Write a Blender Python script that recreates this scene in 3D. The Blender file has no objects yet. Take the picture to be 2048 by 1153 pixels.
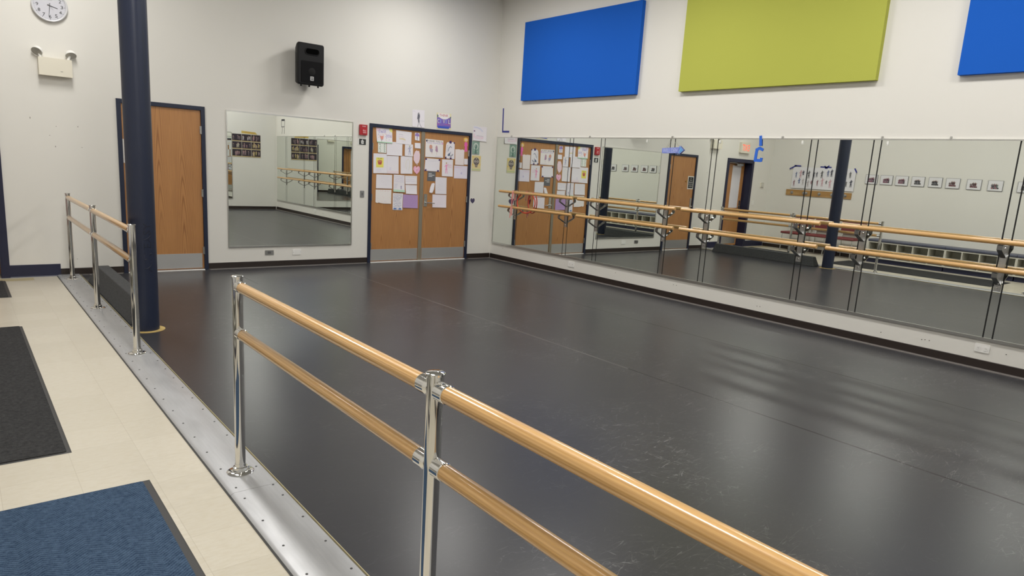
import bpy, math, random
from mathutils import Vector, Matrix
C = bpy.context.scene.collection
R = math.radians
PI = math.pi
random.seed(7)

# ------------------------------------------------------------------ camera
cd = bpy.data.cameras.new('camera'); cam = bpy.data.objects.new('camera', cd); C.objects.link(cam)
cd.sensor_fit = 'HORIZONTAL'; cd.sensor_width = 36.0
F_PX = 1366.84
cd.lens = F_PX / 2048 * 36.0
cd.shift_x = 0.7226 / 2048
cd.shift_y = 29.6946 / 2048
cd.clip_start = 0.05; cd.clip_end = 60
yaw, pit, rol = 0.6894, -0.1932, 0.0609
Fd = Vector((math.sin(yaw)*math.cos(pit), math.cos(yaw)*math.cos(pit), math.sin(pit)))
Rd = Vector((math.cos(yaw), -math.sin(yaw), 0)); Ud = Rd.cross(Fd)
c_, s_ = math.cos(rol), math.sin(rol)
R2 = c_*Rd + s_*Ud; U2 = -s_*Rd + c_*Ud
cam.matrix_world = Matrix(((R2.x, U2.x, -Fd.x, -7.566), (R2.y, U2.y, -Fd.y, -9.9115), (R2.z, U2.z, -Fd.z, 1.62), (0, 0, 0, 1)))
bpy.context.scene.camera = cam

# ------------------------------------------------------------------ world, exposure
sc = bpy.context.scene
w = bpy.data.worlds.new('world'); sc.world = w; w.use_nodes = True
w.node_tree.nodes['Background'].inputs[0].default_value = (0.9, 0.95, 1.0, 1)
w.node_tree.nodes['Background'].inputs[1].default_value = 0.05
sc.view_settings.view_transform = 'Standard'; sc.view_settings.look = 'None'
sc.view_settings.gamma = 1.0; sc.view_settings.use_curve_mapping = False
sc.view_settings.exposure = 0.0
sc.cycles.glossy_bounces = 8; sc.cycles.max_bounces = 14; sc.cycles.diffuse_bounces = 5
sc.cycles.caustics_reflective = True

# room extents (metres): x = 0 is the long mirror, y = 0 the wall with the doors
XL, YF, ZC = -9.1, -10.68, 4.5
LIGHT_XY = [(x, y) for x in (-1.9, -6.6) for y in (-1.7, -4.4, -7.1, -9.6)]
LIGHT_W = 56.0

# ------------------------------------------------------------------ helpers
class MB:
    """collects shapes and links them as one mesh object"""
    def __init__(s): s.v = []; s.f = []; s.m = []; s.sm = []
    def add(s, vs, fs, mi=0, smooth=False):
        b = len(s.v); s.v += [tuple(p) for p in vs]
        for f in fs: s.f.append([b+i for i in f]); s.m.append(mi); s.sm.append(smooth)
        return s
    def box(s, a, b, mi=0):
        x0, x1 = sorted((a[0], b[0])); y0, y1 = sorted((a[1], b[1])); z0, z1 = sorted((a[2], b[2]))
        vs = [(x0,y0,z0),(x1,y0,z0),(x1,y1,z0),(x0,y1,z0),(x0,y0,z1),(x1,y0,z1),(x1,y1,z1),(x0,y1,z1)]
        return s.add(vs, [(0,3,2,1),(4,5,6,7),(0,1,5,4),(1,2,6,5),(2,3,7,6),(3,0,4,7)], mi)
    def rbox(s, a, b, r, mi=0, axis=2, seg=4):
        """box with rounded edges along one axis"""
        lo = [min(a[i], b[i]) for i in range(3)]; hi = [max(a[i], b[i]) for i in range(3)]
        i, j = [k for k in range(3) if k != axis]
        pts = []
        for (cx, cy, a0) in ((hi[i]-r, hi[j]-r, 0), (lo[i]+r, hi[j]-r, 90), (lo[i]+r, lo[j]+r, 180), (hi[i]-r, lo[j]+r, 270)):
            for k in range(seg+1):
                t = R(a0 + 90*k/seg); pts.append((cx+r*math.cos(t), cy+r*math.sin(t)))
        n = len(pts); vs = []
        for e in (lo[axis], hi[axis]):
            for p in pts:
                q = [0, 0, 0]; q[i] = p[0]; q[j] = p[1]; q[axis] = e; vs.append(q)
        fs = [[k, (k+1) % n, n+(k+1) % n, n+k] for k in range(n)]
        s.add(vs, fs, mi, False)
        s.add(vs[:n], [list(range(n))[::-1]], mi); s.add(vs[n:], [list(range(n))], mi)
        return s
    def lathe(s, o, d, prof, mi=0, seg=24, caps=True):
        """prof: list of (distance along d, radius)"""
        o = Vector(o); d = Vector(d).normalized()
        a = d.orthogonal().normalized(); b = d.cross(a)
        vs = []; n = len(prof)
        for (h, r) in prof:
            for k in range(seg):
                t = 2*PI*k/seg
                vs.append(o + d*h + a*(r*math.cos(t)) + b*(r*math.sin(t)))
        fs = []
        for i in range(n-1):
            for k in range(seg):
                fs.append([i*seg+k, i*seg+(k+1) % seg, (i+1)*seg+(k+1) % seg, (i+1)*seg+k])
        s.add(vs, fs, mi, True)
        if caps:
            s.add(vs[:seg], [list(range(seg))[::-1]], mi); s.add(vs[-seg:], [list(range(seg))], mi)
        return s
    def cyl(s, a, b, r, mi=0, seg=20, r2=None):
        a = Vector(a); b = Vector(b)
        return s.lathe(a, b-a, [(0, r), ((b-a).length, r if r2 is None else r2)], mi, seg)
    def tube(s, pts, r, mi=0, seg=10, closed=False):
        pts = [Vector(p) for p in pts]; n = len(pts); vs = []; prev = None
        for i, p in enumerate(pts):
            if closed: t = pts[(i+1) % n]-pts[i-1]
            else: t = pts[min(i+1, n-1)]-pts[max(i-1, 0)]
            t.normalize()
            a = t.orthogonal().normalized() if prev is None else (prev - t*prev.dot(t)).normalized()
            prev = a; b = t.cross(a)
            for k in range(seg):
                th = 2*PI*k/seg; vs.append(p + a*(r*math.cos(th)) + b*(r*math.sin(th)))
        fs = []
        for i in range(n if closed else n-1):
            for k in range(seg):
                j = (i+1) % n
                fs.append([i*seg+k, i*seg+(k+1) % seg, j*seg+(k+1) % seg, j*seg+k])
        s.add(vs, fs, mi, True)
        if not closed:
            s.add(vs[:seg], [list(range(seg))[::-1]], mi); s.add(vs[-seg:], [list(range(seg))], mi)
        return s
    def prism(s, pts, off, mi=0):
        """closed polygon (3-D points) pushed along off"""
        pts = [Vector(p) for p in pts]; off = Vector(off); n = len(pts)
        nn = sum(((pts[i]-pts[0]).cross(pts[(i+1) % n]-pts[0]) for i in range(n)), Vector())
        if nn.dot(off) > 0: pts = pts[::-1]
        vs = pts + [p+off for p in pts]
        return s.add(vs, [list(range(n)), [n+k for k in range(n)][::-1]] + [[k, n+k, n+(k+1) % n, (k+1) % n][::1] for k in range(n)], mi)
    def build(s, name, mats, parent=None, bevel=0.0):
        if not isinstance(mats, (list, tuple)): mats = [mats]
        org = Vector((0, 0, 0))
        if parent is not None:
            p = parent
            while p is not None: org += p.location; p = p.parent
        elif s.v:
            xs = [v[0] for v in s.v]; ys = [v[1] for v in s.v]; zs = [v[2] for v in s.v]
            org = Vector(((min(xs)+max(xs))/2, (min(ys)+max(ys))/2, min(zs)))
        me = bpy.data.meshes.new(name)
        me.from_pydata([Vector(v)-org for v in s.v], [], s.f)
        for m in mats: me.materials.append(m)
        me.polygons.foreach_set('material_index', s.m)
        me.polygons.foreach_set('use_smooth', s.sm)
        me.update()
        if any(s.sm): me.set_sharp_from_angle(angle=R(38))
        o = bpy.data.objects.new(name, me); C.objects.link(o)
        if parent is not None: o.parent = parent
        else: o.location = org
        if bevel:
            b = o.modifiers.new('bevel', 'BEVEL'); b.width = bevel; b.segments = 2; b.limit_method = 'ANGLE'; b.angle_limit = R(50)
        return o

def tag(o, label=None, cat=None, group=None, kind=None):
    if label: o['label'] = label
    if cat: o['category'] = cat
    if group: o['group'] = group
    if kind: o['kind'] = kind
    return o

def empty(name, loc, label=None, cat=None, group=None, kind=None):
    o = bpy.data.objects.new(name, None); C.objects.link(o); o.location = loc
    o.empty_display_size = 0.1
    return tag(o, label, cat, group, kind)

def copy_tree(o, parent=None):
    c = o.copy(); C.objects.link(c); c.parent = parent
    for ch in list(o.children): copy_tree(ch, c)
    return c

# ------------------------------------------------------------------ materials
MT = {}
def mat(name, col, rough=0.5, metal=0.0, spec=0.5, emit=None, es=0.0, coat=0.0):
    if name in MT: return MT[name]
    m = bpy.data.materials.new(name); m.use_nodes = True
    b = m.node_tree.nodes['Principled BSDF']
    b.inputs['Base Color'].default_value = (*col, 1); b.inputs['Roughness'].default_value = rough
    b.inputs['Metallic'].default_value = metal; b.inputs['Specular IOR Level'].default_value = spec
    b.inputs['Coat Weight'].default_value = coat; b.inputs['Coat Roughness'].default_value = 0.08
    if emit: b.inputs['Emission Color'].default_value = (*emit, 1); b.inputs['Emission Strength'].default_value = es
    MT[name] = m; return m
def srgb(r, g, b):
    f = lambda c: (c/255/12.92) if c/255 <= 0.04045 else ((c/255+0.055)/1.055)**2.4
    return (f(r), f(g), f(b))
class NT:
    def __init__(s, m): s.t = m.node_tree; s.b = s.t.nodes['Principled BSDF']
    def n(s, typ, **kw):
        x = s.t.nodes.new(typ)
        for k, v in kw.items():
            if k.startswith('i_'):
                key = k[2:]; x.inputs[int(key) if key.isdigit() else key.replace('_', ' ')].default_value = v
            else: setattr(x, k, v)
        return x
    def l(s, a, b): s.t.links.new(a, b)
    def math(s, op, a, b=None, c=None):
        x = s.n('ShaderNodeMath', operation=op)
        for i, q in enumerate((a, b, c)):
            if q is None: continue
            if isinstance(q, (int, float)): x.inputs[i].default_value = q
            else: s.l(q, x.inputs[i])
        return x.outputs[0]
    def coords(s, scale=(1, 1, 1), gen='Object'):
        tc = s.n('ShaderNodeTexCoord'); mp = s.n('ShaderNodeMapping'); mp.inputs['Scale'].default_value = scale
        s.l(tc.outputs[gen], mp.inputs['Vector']); return mp.outputs[0]
    def geo(s, scale=(1, 1, 1)):
        tc = s.n('ShaderNodeNewGeometry'); mp = s.n('ShaderNodeMapping'); mp.inputs['Scale'].default_value = scale
        s.l(tc.outputs['Position'], mp.inputs['Vector']); return mp.outputs[0]
    def ramp(s, fac, stops):
        r = s.n('ShaderNodeValToRGB'); e = r.color_ramp.elements
        while len(e) < len(stops): e.new(0.5)
        for i, (p, c) in enumerate(stops): e[i].position = p; e[i].color = (*c, 1) if len(c) == 3 else c
        s.l(fac, r.inputs[0]); return r.outputs[0]
    def mix(s, f, a, b, bt='MIX'):
        x = s.n('ShaderNodeMix', data_type='RGBA', blend_type=bt)
        for sock, q in ((x.inputs[0], f), (x.inputs[6], a), (x.inputs[7], b)):
            if isinstance(q, (int, float)): sock.default_value = q
            elif isinstance(q, tuple): sock.default_value = (*q, 1)
            else: s.l(q, sock)
        return x.outputs[2]
    def noise(s, vec, scale, detail=3, rough=0.5, dist=0.0):
        x = s.n('ShaderNodeTexNoise'); x.inputs['Scale'].default_value = scale; x.inputs['Detail'].default_value = detail
        x.inputs['Roughness'].default_value = rough; x.inputs['Distortion'].default_value = dist
        s.l(vec, x.inputs['Vector']); return x.outputs[0]
    def bump(s, h, strength=0.2, dist=0.01):
        x = s.n('ShaderNodeBump'); x.inputs['Strength'].default_value = strength; x.inputs['Distance'].default_value = dist
        s.l(h, x.inputs['Height']); s.l(x.outputs[0], s.b.inputs['Normal'])
    def sep(s, vec):
        x = s.n('ShaderNodeSeparateXYZ'); s.l(vec, x.inputs[0]); return x.outputs

WALL = (0.72, 0.71, 0.68)
m_wall = mat('wall_paint', WALL, 0.6, spec=0.3)
t = NT(m_wall); g = t.geo()
t.l(t.mix(t.noise(g, 1.1, 4), (0.735, 0.718, 0.675), (0.71, 0.692, 0.645)), t.b.inputs['Base Color'])
t.bump(t.noise(g, 90, 2), 0.05, 0.004)
m_ceil = mat('ceiling_paint', (0.72, 0.72, 0.70), 0.8)
m_navy = mat('navy_paint', (0.012, 0.018, 0.043), 0.36)
m_navyblk = mat('navy_vinyl', (0.010, 0.012, 0.040), 0.4)
m_base = mat('dark_brown_vinyl', (0.020, 0.0125, 0.010), 0.42)
m_shoe = mat('grey_shoe_strip', (0.24, 0.22, 0.21), 0.3)
m_chrome = mat('chrome', (0.74, 0.735, 0.72), 0.06, 1.0)
m_steel = mat('brushed_steel', (0.50, 0.50, 0.49), 0.32, 1.0)
t = NT(m_steel); t.l(t.ramp(t.noise(t.geo((3, 3, 140)), 3.0, 2), [(0.3, (0.26,)*3), (0.7, (0.40,)*3)]), t.b.inputs['Roughness'])
m_darksteel = mat('dark_steel', (0.26, 0.26, 0.26), 0.28, 1.0)
m_kick = mat('kick_plate_steel', (0.60, 0.60, 0.60), 0.38, 0.8)
m_alu = mat('aluminium_channel', (0.62, 0.62, 0.60), 0.28, 1.0)
m_black = mat('black_gap', (0.008, 0.008, 0.008), 0.6)
m_mirror = mat('mirror_glass', (0.83, 0.86, 0.82), 0.0, 1.0)
m_white = mat('white_plastic', (0.80, 0.79, 0.76), 0.35)
m_cream = mat('cream_enamel', (0.72, 0.68, 0.57), 0.4)
m_grey = mat('grey_plastic', (0.22, 0.22, 0.22), 0.5)
m_khaki = mat('khaki_metal', (0.23, 0.20, 0.15), 0.42)
m_red = mat('red_plastic', (0.42, 0.02, 0.03), 0.35)
m_tapeblue = mat('blue_painter_tape', (0.02, 0.13, 0.62), 0.55)
m_tapedark = mat('dark_blue_tape', (0.025, 0.03, 0.24), 0.55)
m_blk_plastic = mat('black_moulded_plastic', (0.005, 0.005, 0.006), 0.5, spec=0.25)
m_brass = mat('brass', (0.5, 0.36, 0.12), 0.3, 1.0)
m_paper = mat('white_paper', (0.80, 0.77, 0.80), 0.75)
m_cubby = mat('white_laminate', (0.62, 0.60, 0.53), 0.5)
m_hole = mat('cubby_inside', (0.30, 0.28, 0.23), 0.6)
m_maroon = mat('maroon_vinyl', (0.17, 0.032, 0.034), 0.5)
m_chairleg = mat('pale_chair_metal', (0.50, 0.50, 0.48), 0.3, 0.8)
m_cushion = mat('navy_cushion_vinyl', (0.075, 0.08, 0.12), 0.45)

def wood(name, c1, c2, scale, rough, coat, ringmap=(1, 1, 1), bands=9.0, dist=6.0):
    m = mat(name, c1, rough, coat=coat)
    t = NT(m); v = t.coords(scale)
    wv = t.n('ShaderNodeTexWave', wave_type='BANDS', bands_direction='X'); wv.inputs['Scale'].default_value = bands
    wv.inputs['Distortion'].default_value = dist; wv.inputs['Detail'].default_value = 2.5; wv.inputs['Detail Scale'].default_value = 1.3
    t.l(v, wv.inputs['Vector'])
    col = t.ramp(wv.outputs[1], [(0.0, c2), (0.35, c1), (1.0, c1)])
    fine = t.noise(t.coords((scale[0]*60, scale[1]*60, scale[2]*4)), 2.0, 4)
    col = t.mix(t.ramp(fine, [(0.35, (0.0,)*3), (0.75, (0.55,)*3)]), col, c2)
    t.l(col, t.b.inputs['Base Color'])
    return m
m_oak = mat('oak_veneer', (0.44, 0.22, 0.085), 0.40, coat=0.15)
t = NT(m_oak); g = t.geo(); x_, y_, z_ = t.sep(g)
wob = t.math('MULTIPLY', t.math('SUBTRACT', t.noise(t.geo((1.6, 1, 0.5)), 1.0, 3), 0.5), 0.5)
px = t.math('SUBTRACT', t.math('PINGPONG', t.math('ADD', t.math('ADD', x_, 20.03), t.math('MULTIPLY', wob, 0.10)), 0.135), 0.0)
r_ = t.math('ADD', t.math('MULTIPLY', t.math('POWER', px, 1.6), 62.0), t.math('ADD', t.math('MULTIPLY', z_, 0.85), t.math('MULTIPLY', wob, 2.2)))
arch = t.math('ADD', t.math('MULTIPLY', t.math('SINE', t.math('MULTIPLY', r_, 2*PI*3.2)), 0.5), 0.5)
arch = t.math('POWER', arch, 4.0)
mask = t.ramp(t.noise(t.geo((2.2, 1, 0.7)), 1.3, 2), [(0.38, (0.15,)*3), (0.58, (0.9,)*3)])
fine = t.ramp(t.noise(t.geo((95, 1, 1.6)), 1.6, 4, 0.6), [(0.38, (0.0,)*3), (0.72, (0.55,)*3)])
broad = t.noise(t.geo((9, 1, 0.35)), 1.5, 2)
col = t.mix(broad, (0.44, 0.205, 0.070), (0.53, 0.26, 0.092))
col = t.mix(t.math('MULTIPLY', arch, mask), col, (0.27, 0.105, 0.032))
col = t.mix(fine, col, (0.31, 0.14, 0.052))
t.l(col, t.b.inputs['Base Color'])
# barre wood: grain along y
m_barre = mat('varnished_ash', (0.56, 0.31, 0.12), 0.30, coat=0.7)
t = NT(m_barre); v = t.geo((26, 1.1, 26))
wv = t.n('ShaderNodeTexWave', wave_type='BANDS', bands_direction='Z'); wv.inputs['Scale'].default_value = 1.6
wv.inputs['Distortion'].default_value = 5.0; wv.inputs['Detail'].default_value = 3; t.l(v, wv.inputs['Vector'])
fn = t.noise(t.geo((170, 5, 170)), 1.0, 3)
col = t.mix(t.ramp(wv.outputs[1], [(0.2, (0,)*3), (0.9, (1,)*3)]), (0.565, 0.325, 0.115), (0.675, 0.41, 0.16))
col = t.mix(t.ramp(fn, [(0.42, (0,)*3), (0.72, (0.38,)*3)]), col, (0.44, 0.225, 0.07))
t.l(col, t.b.inputs['Base Color'])
m_board = wood('pale_pine', (0.50, 0.31, 0.12), (0.38, 0.21, 0.07), (0.3, 0.3, 2.0), 0.45, 0.2, bands=3.0, dist=3.0)

# dance floor vinyl: dark, softly glossy, scuffed
m_marley = mat('dance_floor_vinyl', (0.045, 0.043, 0.044), 0.3, spec=0.31)
t = NT(m_marley); g = t.geo()
big = t.noise(g, 0.55, 4, 0.6)
col = t.mix(big, (0.029, 0.029, 0.033), (0.044, 0.044, 0.050))
x_, y_, z_ = t.sep(g)
# welded seams between the rolls: dirty grey in places, dark in others
dark_ = None
for sx, ysw in ((-1.54, -2.2), (-3.17, -6.2), (-4.64, 5.0)):
    wob = t.math('ADD', x_, t.math('MULTIPLY', t.math('SUBTRACT', t.noise(t.geo((0.3, 2.2, 1)), 1.0, 3), 0.5), 0.02))
    d = t.math('ABSOLUTE', t.math('SUBTRACT', wob, sx))
    q = t.math('LESS_THAN', d, 0.009)
    if sx < -4: q = t.math('MULTIPLY', q, t.math('GREATER_THAN', y_, -1.3))
    seamcol = t.mix(t.math('GREATER_THAN', y_, ysw), (0.012, 0.011, 0.011), (0.125, 0.12, 0.118))
    brk = t.ramp(t.noise(t.geo((1.0, 1.6, 1)), 1.0, 4, 0.7), [(0.34, (0.45,)*3), (0.6, (0.95,)*3)])
    col = t.mix(t.math('MULTIPLY', q, brk), col, seamcol)
    dk = t.math('MULTIPLY', t.math('MULTIPLY', q, brk), t.math('LESS_THAN', y_, ysw)); dark_ = dk if dark_ is None else t.math('MAXIMUM', dark_, dk)
# scuffs and scratches: thin iso-lines of stretched noise, kept only in worn patches
patch = t.ramp(t.noise(g, 0.75, 3, 0.6), [(0.46, (0.10,)*3), (0.66, (1,)*3)])
s_all = None
for k, (ang, sc_, eps, scl) in enumerate(((22, (1.2, 7.0, 1), 0.0035, 1.0), (-35, (1.0, 6.0, 1), 0.0030, 1.3), (74, (1.1, 6.5, 1), 0.0030, 1.1), (-6, (1.0, 9.0, 1), 0.0040, 1.0), (48, (2.0, 9.0, 1), 0.004, 1.6))):
    mp = t.n('ShaderNodeMapping'); mp.inputs['Rotation'].default_value = (0, 0, R(ang)); mp.inputs['Location'].default_value = (k*3.7, k*5.1, k*2.0); t.l(g, mp.inputs['Vector'])
    mp2 = t.n('ShaderNodeMapping'); mp2.inputs['Scale'].default_value = sc_; t.l(mp.outputs[0], mp2.inputs['Vector'])
    nz = t.noise(mp2.outputs[0], scl*1.4, 3, 0.58, 0.05)
    ln = t.math('LESS_THAN', t.math('ABSOLUTE', t.math('SUBTRACT', nz, 0.5)), eps)
    seg_ = t.ramp(t.noise(mp2.outputs[0], scl*2.6, 2), [(0.52, (0,)*3), (0.60, (1,)*3)])
    q = t.math('MULTIPLY', ln, seg_)
    s_all = q if s_all is None else t.math('MAXIMUM', s_all, q)
fineb = t.ramp(t.noise(t.geo((14, 60, 1)), 1.0, 5, 0.7), [(0.50, (0,)*3), (0.78, (0.30,)*3)])
sm_ = t.math('MULTIPLY', t.math('MULTIPLY', s_all, patch), 0.32)
col = t.mix(t.math('MULTIPLY', fineb, patch), col, (0.13, 0.13, 0.13))
col = t.mix(sm_, col, (0.36, 0.36, 0.36))
t.l(col, t.b.inputs['Base Color'])
t.b.inputs['Roughness'].default_value = 0.285
t.l(t.math('SUBTRACT', 0.28, t.math('MULTIPLY', dark_, 0.17)), t.b.inputs['Specular IOR Level'])

# cream vinyl tiles
m_tile = mat('cream_vinyl_tile', (0.62, 0.56, 0.45), 0.28)
t = NT(m_tile); g = t.geo(); x_, y_, z_ = t.sep(g)
T = 0.305
ux = t.math('DIVIDE', t.math('ADD', x_, 6.888+3.05), T); uy = t.math('DIVIDE', t.math('ADD', y_, 7.04+6.1), T)
fx = t.math('FRACT', ux); fy = t.math('FRACT', uy)
ed = t.math('MAXIMUM', t.math('LESS_THAN', fx, 0.010), t.math('LESS_THAN', fy, 0.010))
cell = t.n('ShaderNodeCombineXYZ'); t.l(t.math('FLOOR', ux), cell.inputs[0]); t.l(t.math('FLOOR', uy), cell.inputs[1])
wn = t.n('ShaderNodeTexWhiteNoise', noise_dimensions='2D'); t.l(cell.outputs[0], wn.inputs['Vector'])
col = t.mix(wn.outputs[0], (0.545, 0.505, 0.42), (0.595, 0.555, 0.47))
col = t.mix(t.ramp(t.noise(t.geo((9, 26, 1)), 2.2, 5, 0.65), [(0.42, (0,)*3), (0.75, (0.5,)*3)]), col, (0.48, 0.42, 0.31))
# one row of yellowed tiles by the far wall
yel = t.math('MULTIPLY', t.math('MULTIPLY', t.math('GREATER_THAN', y_, -0.24), t.math('LESS_THAN', y_, -0.07)), t.math('LESS_THAN', x_, -6.89))
col = t.mix(t.math('MULTIPLY', yel, 0.7), col, (0.42, 0.34, 0.14))
col = t.mix(t.math('MULTIPLY', ed, 0.30), col, (0.30, 0.26, 0.19))
t.l(col, t.b.inputs['Base Color'])

# aluminium threshold strip
m_strip = mat('satin_aluminium_plate', (0.62, 0.62, 0.63), 0.38, 0.45)
t = NT(m_strip); g = t.geo((40, 3, 1))
t.l(t.mix(t.noise(g, 2.0, 4), (0.40, 0.405, 0.42), (0.50, 0.505, 0.52)), t.b.inputs['Base Color'])
t.l(t.ramp(t.noise(t.geo((6, 2, 1)), 1.5, 4), [(0.3, (0.30,)*3), (0.7, (0.46,)*3)]), t.b.inputs['Roughness'])
m_screw = mat('dark_screw', (0.04, 0.04, 0.04), 0.5)
m_oldtape = mat('yellowed_edge', (0.42, 0.36, 0.20), 0.6)

def carpet(name, c1, c2, herring=False):
    m = mat(name, c1, 0.95, spec=0.1); t = NT(m); g = t.geo(); x_, y_, z_ = t.sep(g)
    n1 = t.noise(g, 330, 2); n2 = t.noise(g, 60, 3)
    f = t.math('ADD', t.math('MULTIPLY', n1, 0.6), t.math('MULTIPLY', n2, 0.4))
    if herring:
        pp = t.math('PINGPONG', t.math('ADD', x_, 20.0), 0.075)
        ph = t.math('ADD', y_, t.math('MULTIPLY', pp, 0.85))
        wv_ = t.math('SINE', t.math('MULTIPLY', t.math('ADD', ph, t.math('MULTIPLY', n2, 0.006)), 2*PI/0.017))
        f = t.math('ADD', t.math('MULTIPLY', wv_, 0.075), f)
    col = t.ramp(f, [(0.30, c1), (0.72, c2)])
    t.l(col, t.b.inputs['Base Color']); t.bump(f, 0.6, 0.006); return m
m_bluemat = carpet('blue_herringbone_carpet', (0.010, 0.024, 0.055), (0.088, 0.138, 0.215), True)
m_greymat = carpet('charcoal_carpet', (0.012, 0.012, 0.013), (0.070, 0.070, 0.071))
m_blockcarpet = carpet('dark_grey_carpet', (0.042, 0.044, 0.046), (0.13, 0.132, 0.135))
m_rubber = mat('charcoal_rubber', (0.038, 0.037, 0.037), 0.6)

def fabric(name, col):
    m = mat(name, col, 0.9, spec=0.15); t = NT(m); g = t.geo()
    t.l(t.mix(t.noise(t.geo((1, 120, 120)), 3, 2), tuple(c*0.93 for c in col), tuple(min(1, c*1.07) for c in col)), t.b.inputs['Base Color'])
    t.bump(t.noise(g, 400, 1), 0.15, 0.002); return m
m_panelblue = fabric('royal_blue_fabric', (0.012, 0.105, 0.50))
m_panelgreen = fabric('lime_green_fabric', (0.42, 0.44, 0.085))

INK = {}
def ink(col):
    k = tuple(round(c, 3) for c in col)
    if k not in INK: INK[k] = mat('ink_%d' % len(INK), k, 0.7)
    return INK[k]

# ------------------------------------------------------------------ flat sheets with drawings
_txt = {}
def text_geo(s):
    if s in _txt: return _txt[s]
    cu = bpy.data.curves.new('t', 'FONT'); cu.body = s; cu.size = 1.0; cu.resolution_u = 2; cu.offset = 0.0
    ob = bpy.data.objects.new('t', cu); C.objects.link(ob)
    me = bpy.data.meshes.new_from_object(ob)
    vs = [(v.co.x, v.co.y) for v in me.vertices]; fs = [list(p.vertices) for p in me.polygons]
    bpy.data.objects.remove(ob); bpy.data.curves.remove(cu); bpy.data.meshes.remove(me)
    x0 = min(v[0] for v in vs); x1 = max(v[0] for v in vs); y0 = min(v[1] for v in vs); y1 = max(v[1] for v in vs)
    vs = [((v[0]-x0)/(x1-x0), (v[1]-y0)/(y1-y0)) for v in vs]
    _txt[s] = (vs, fs); return _txt[s]

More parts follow.
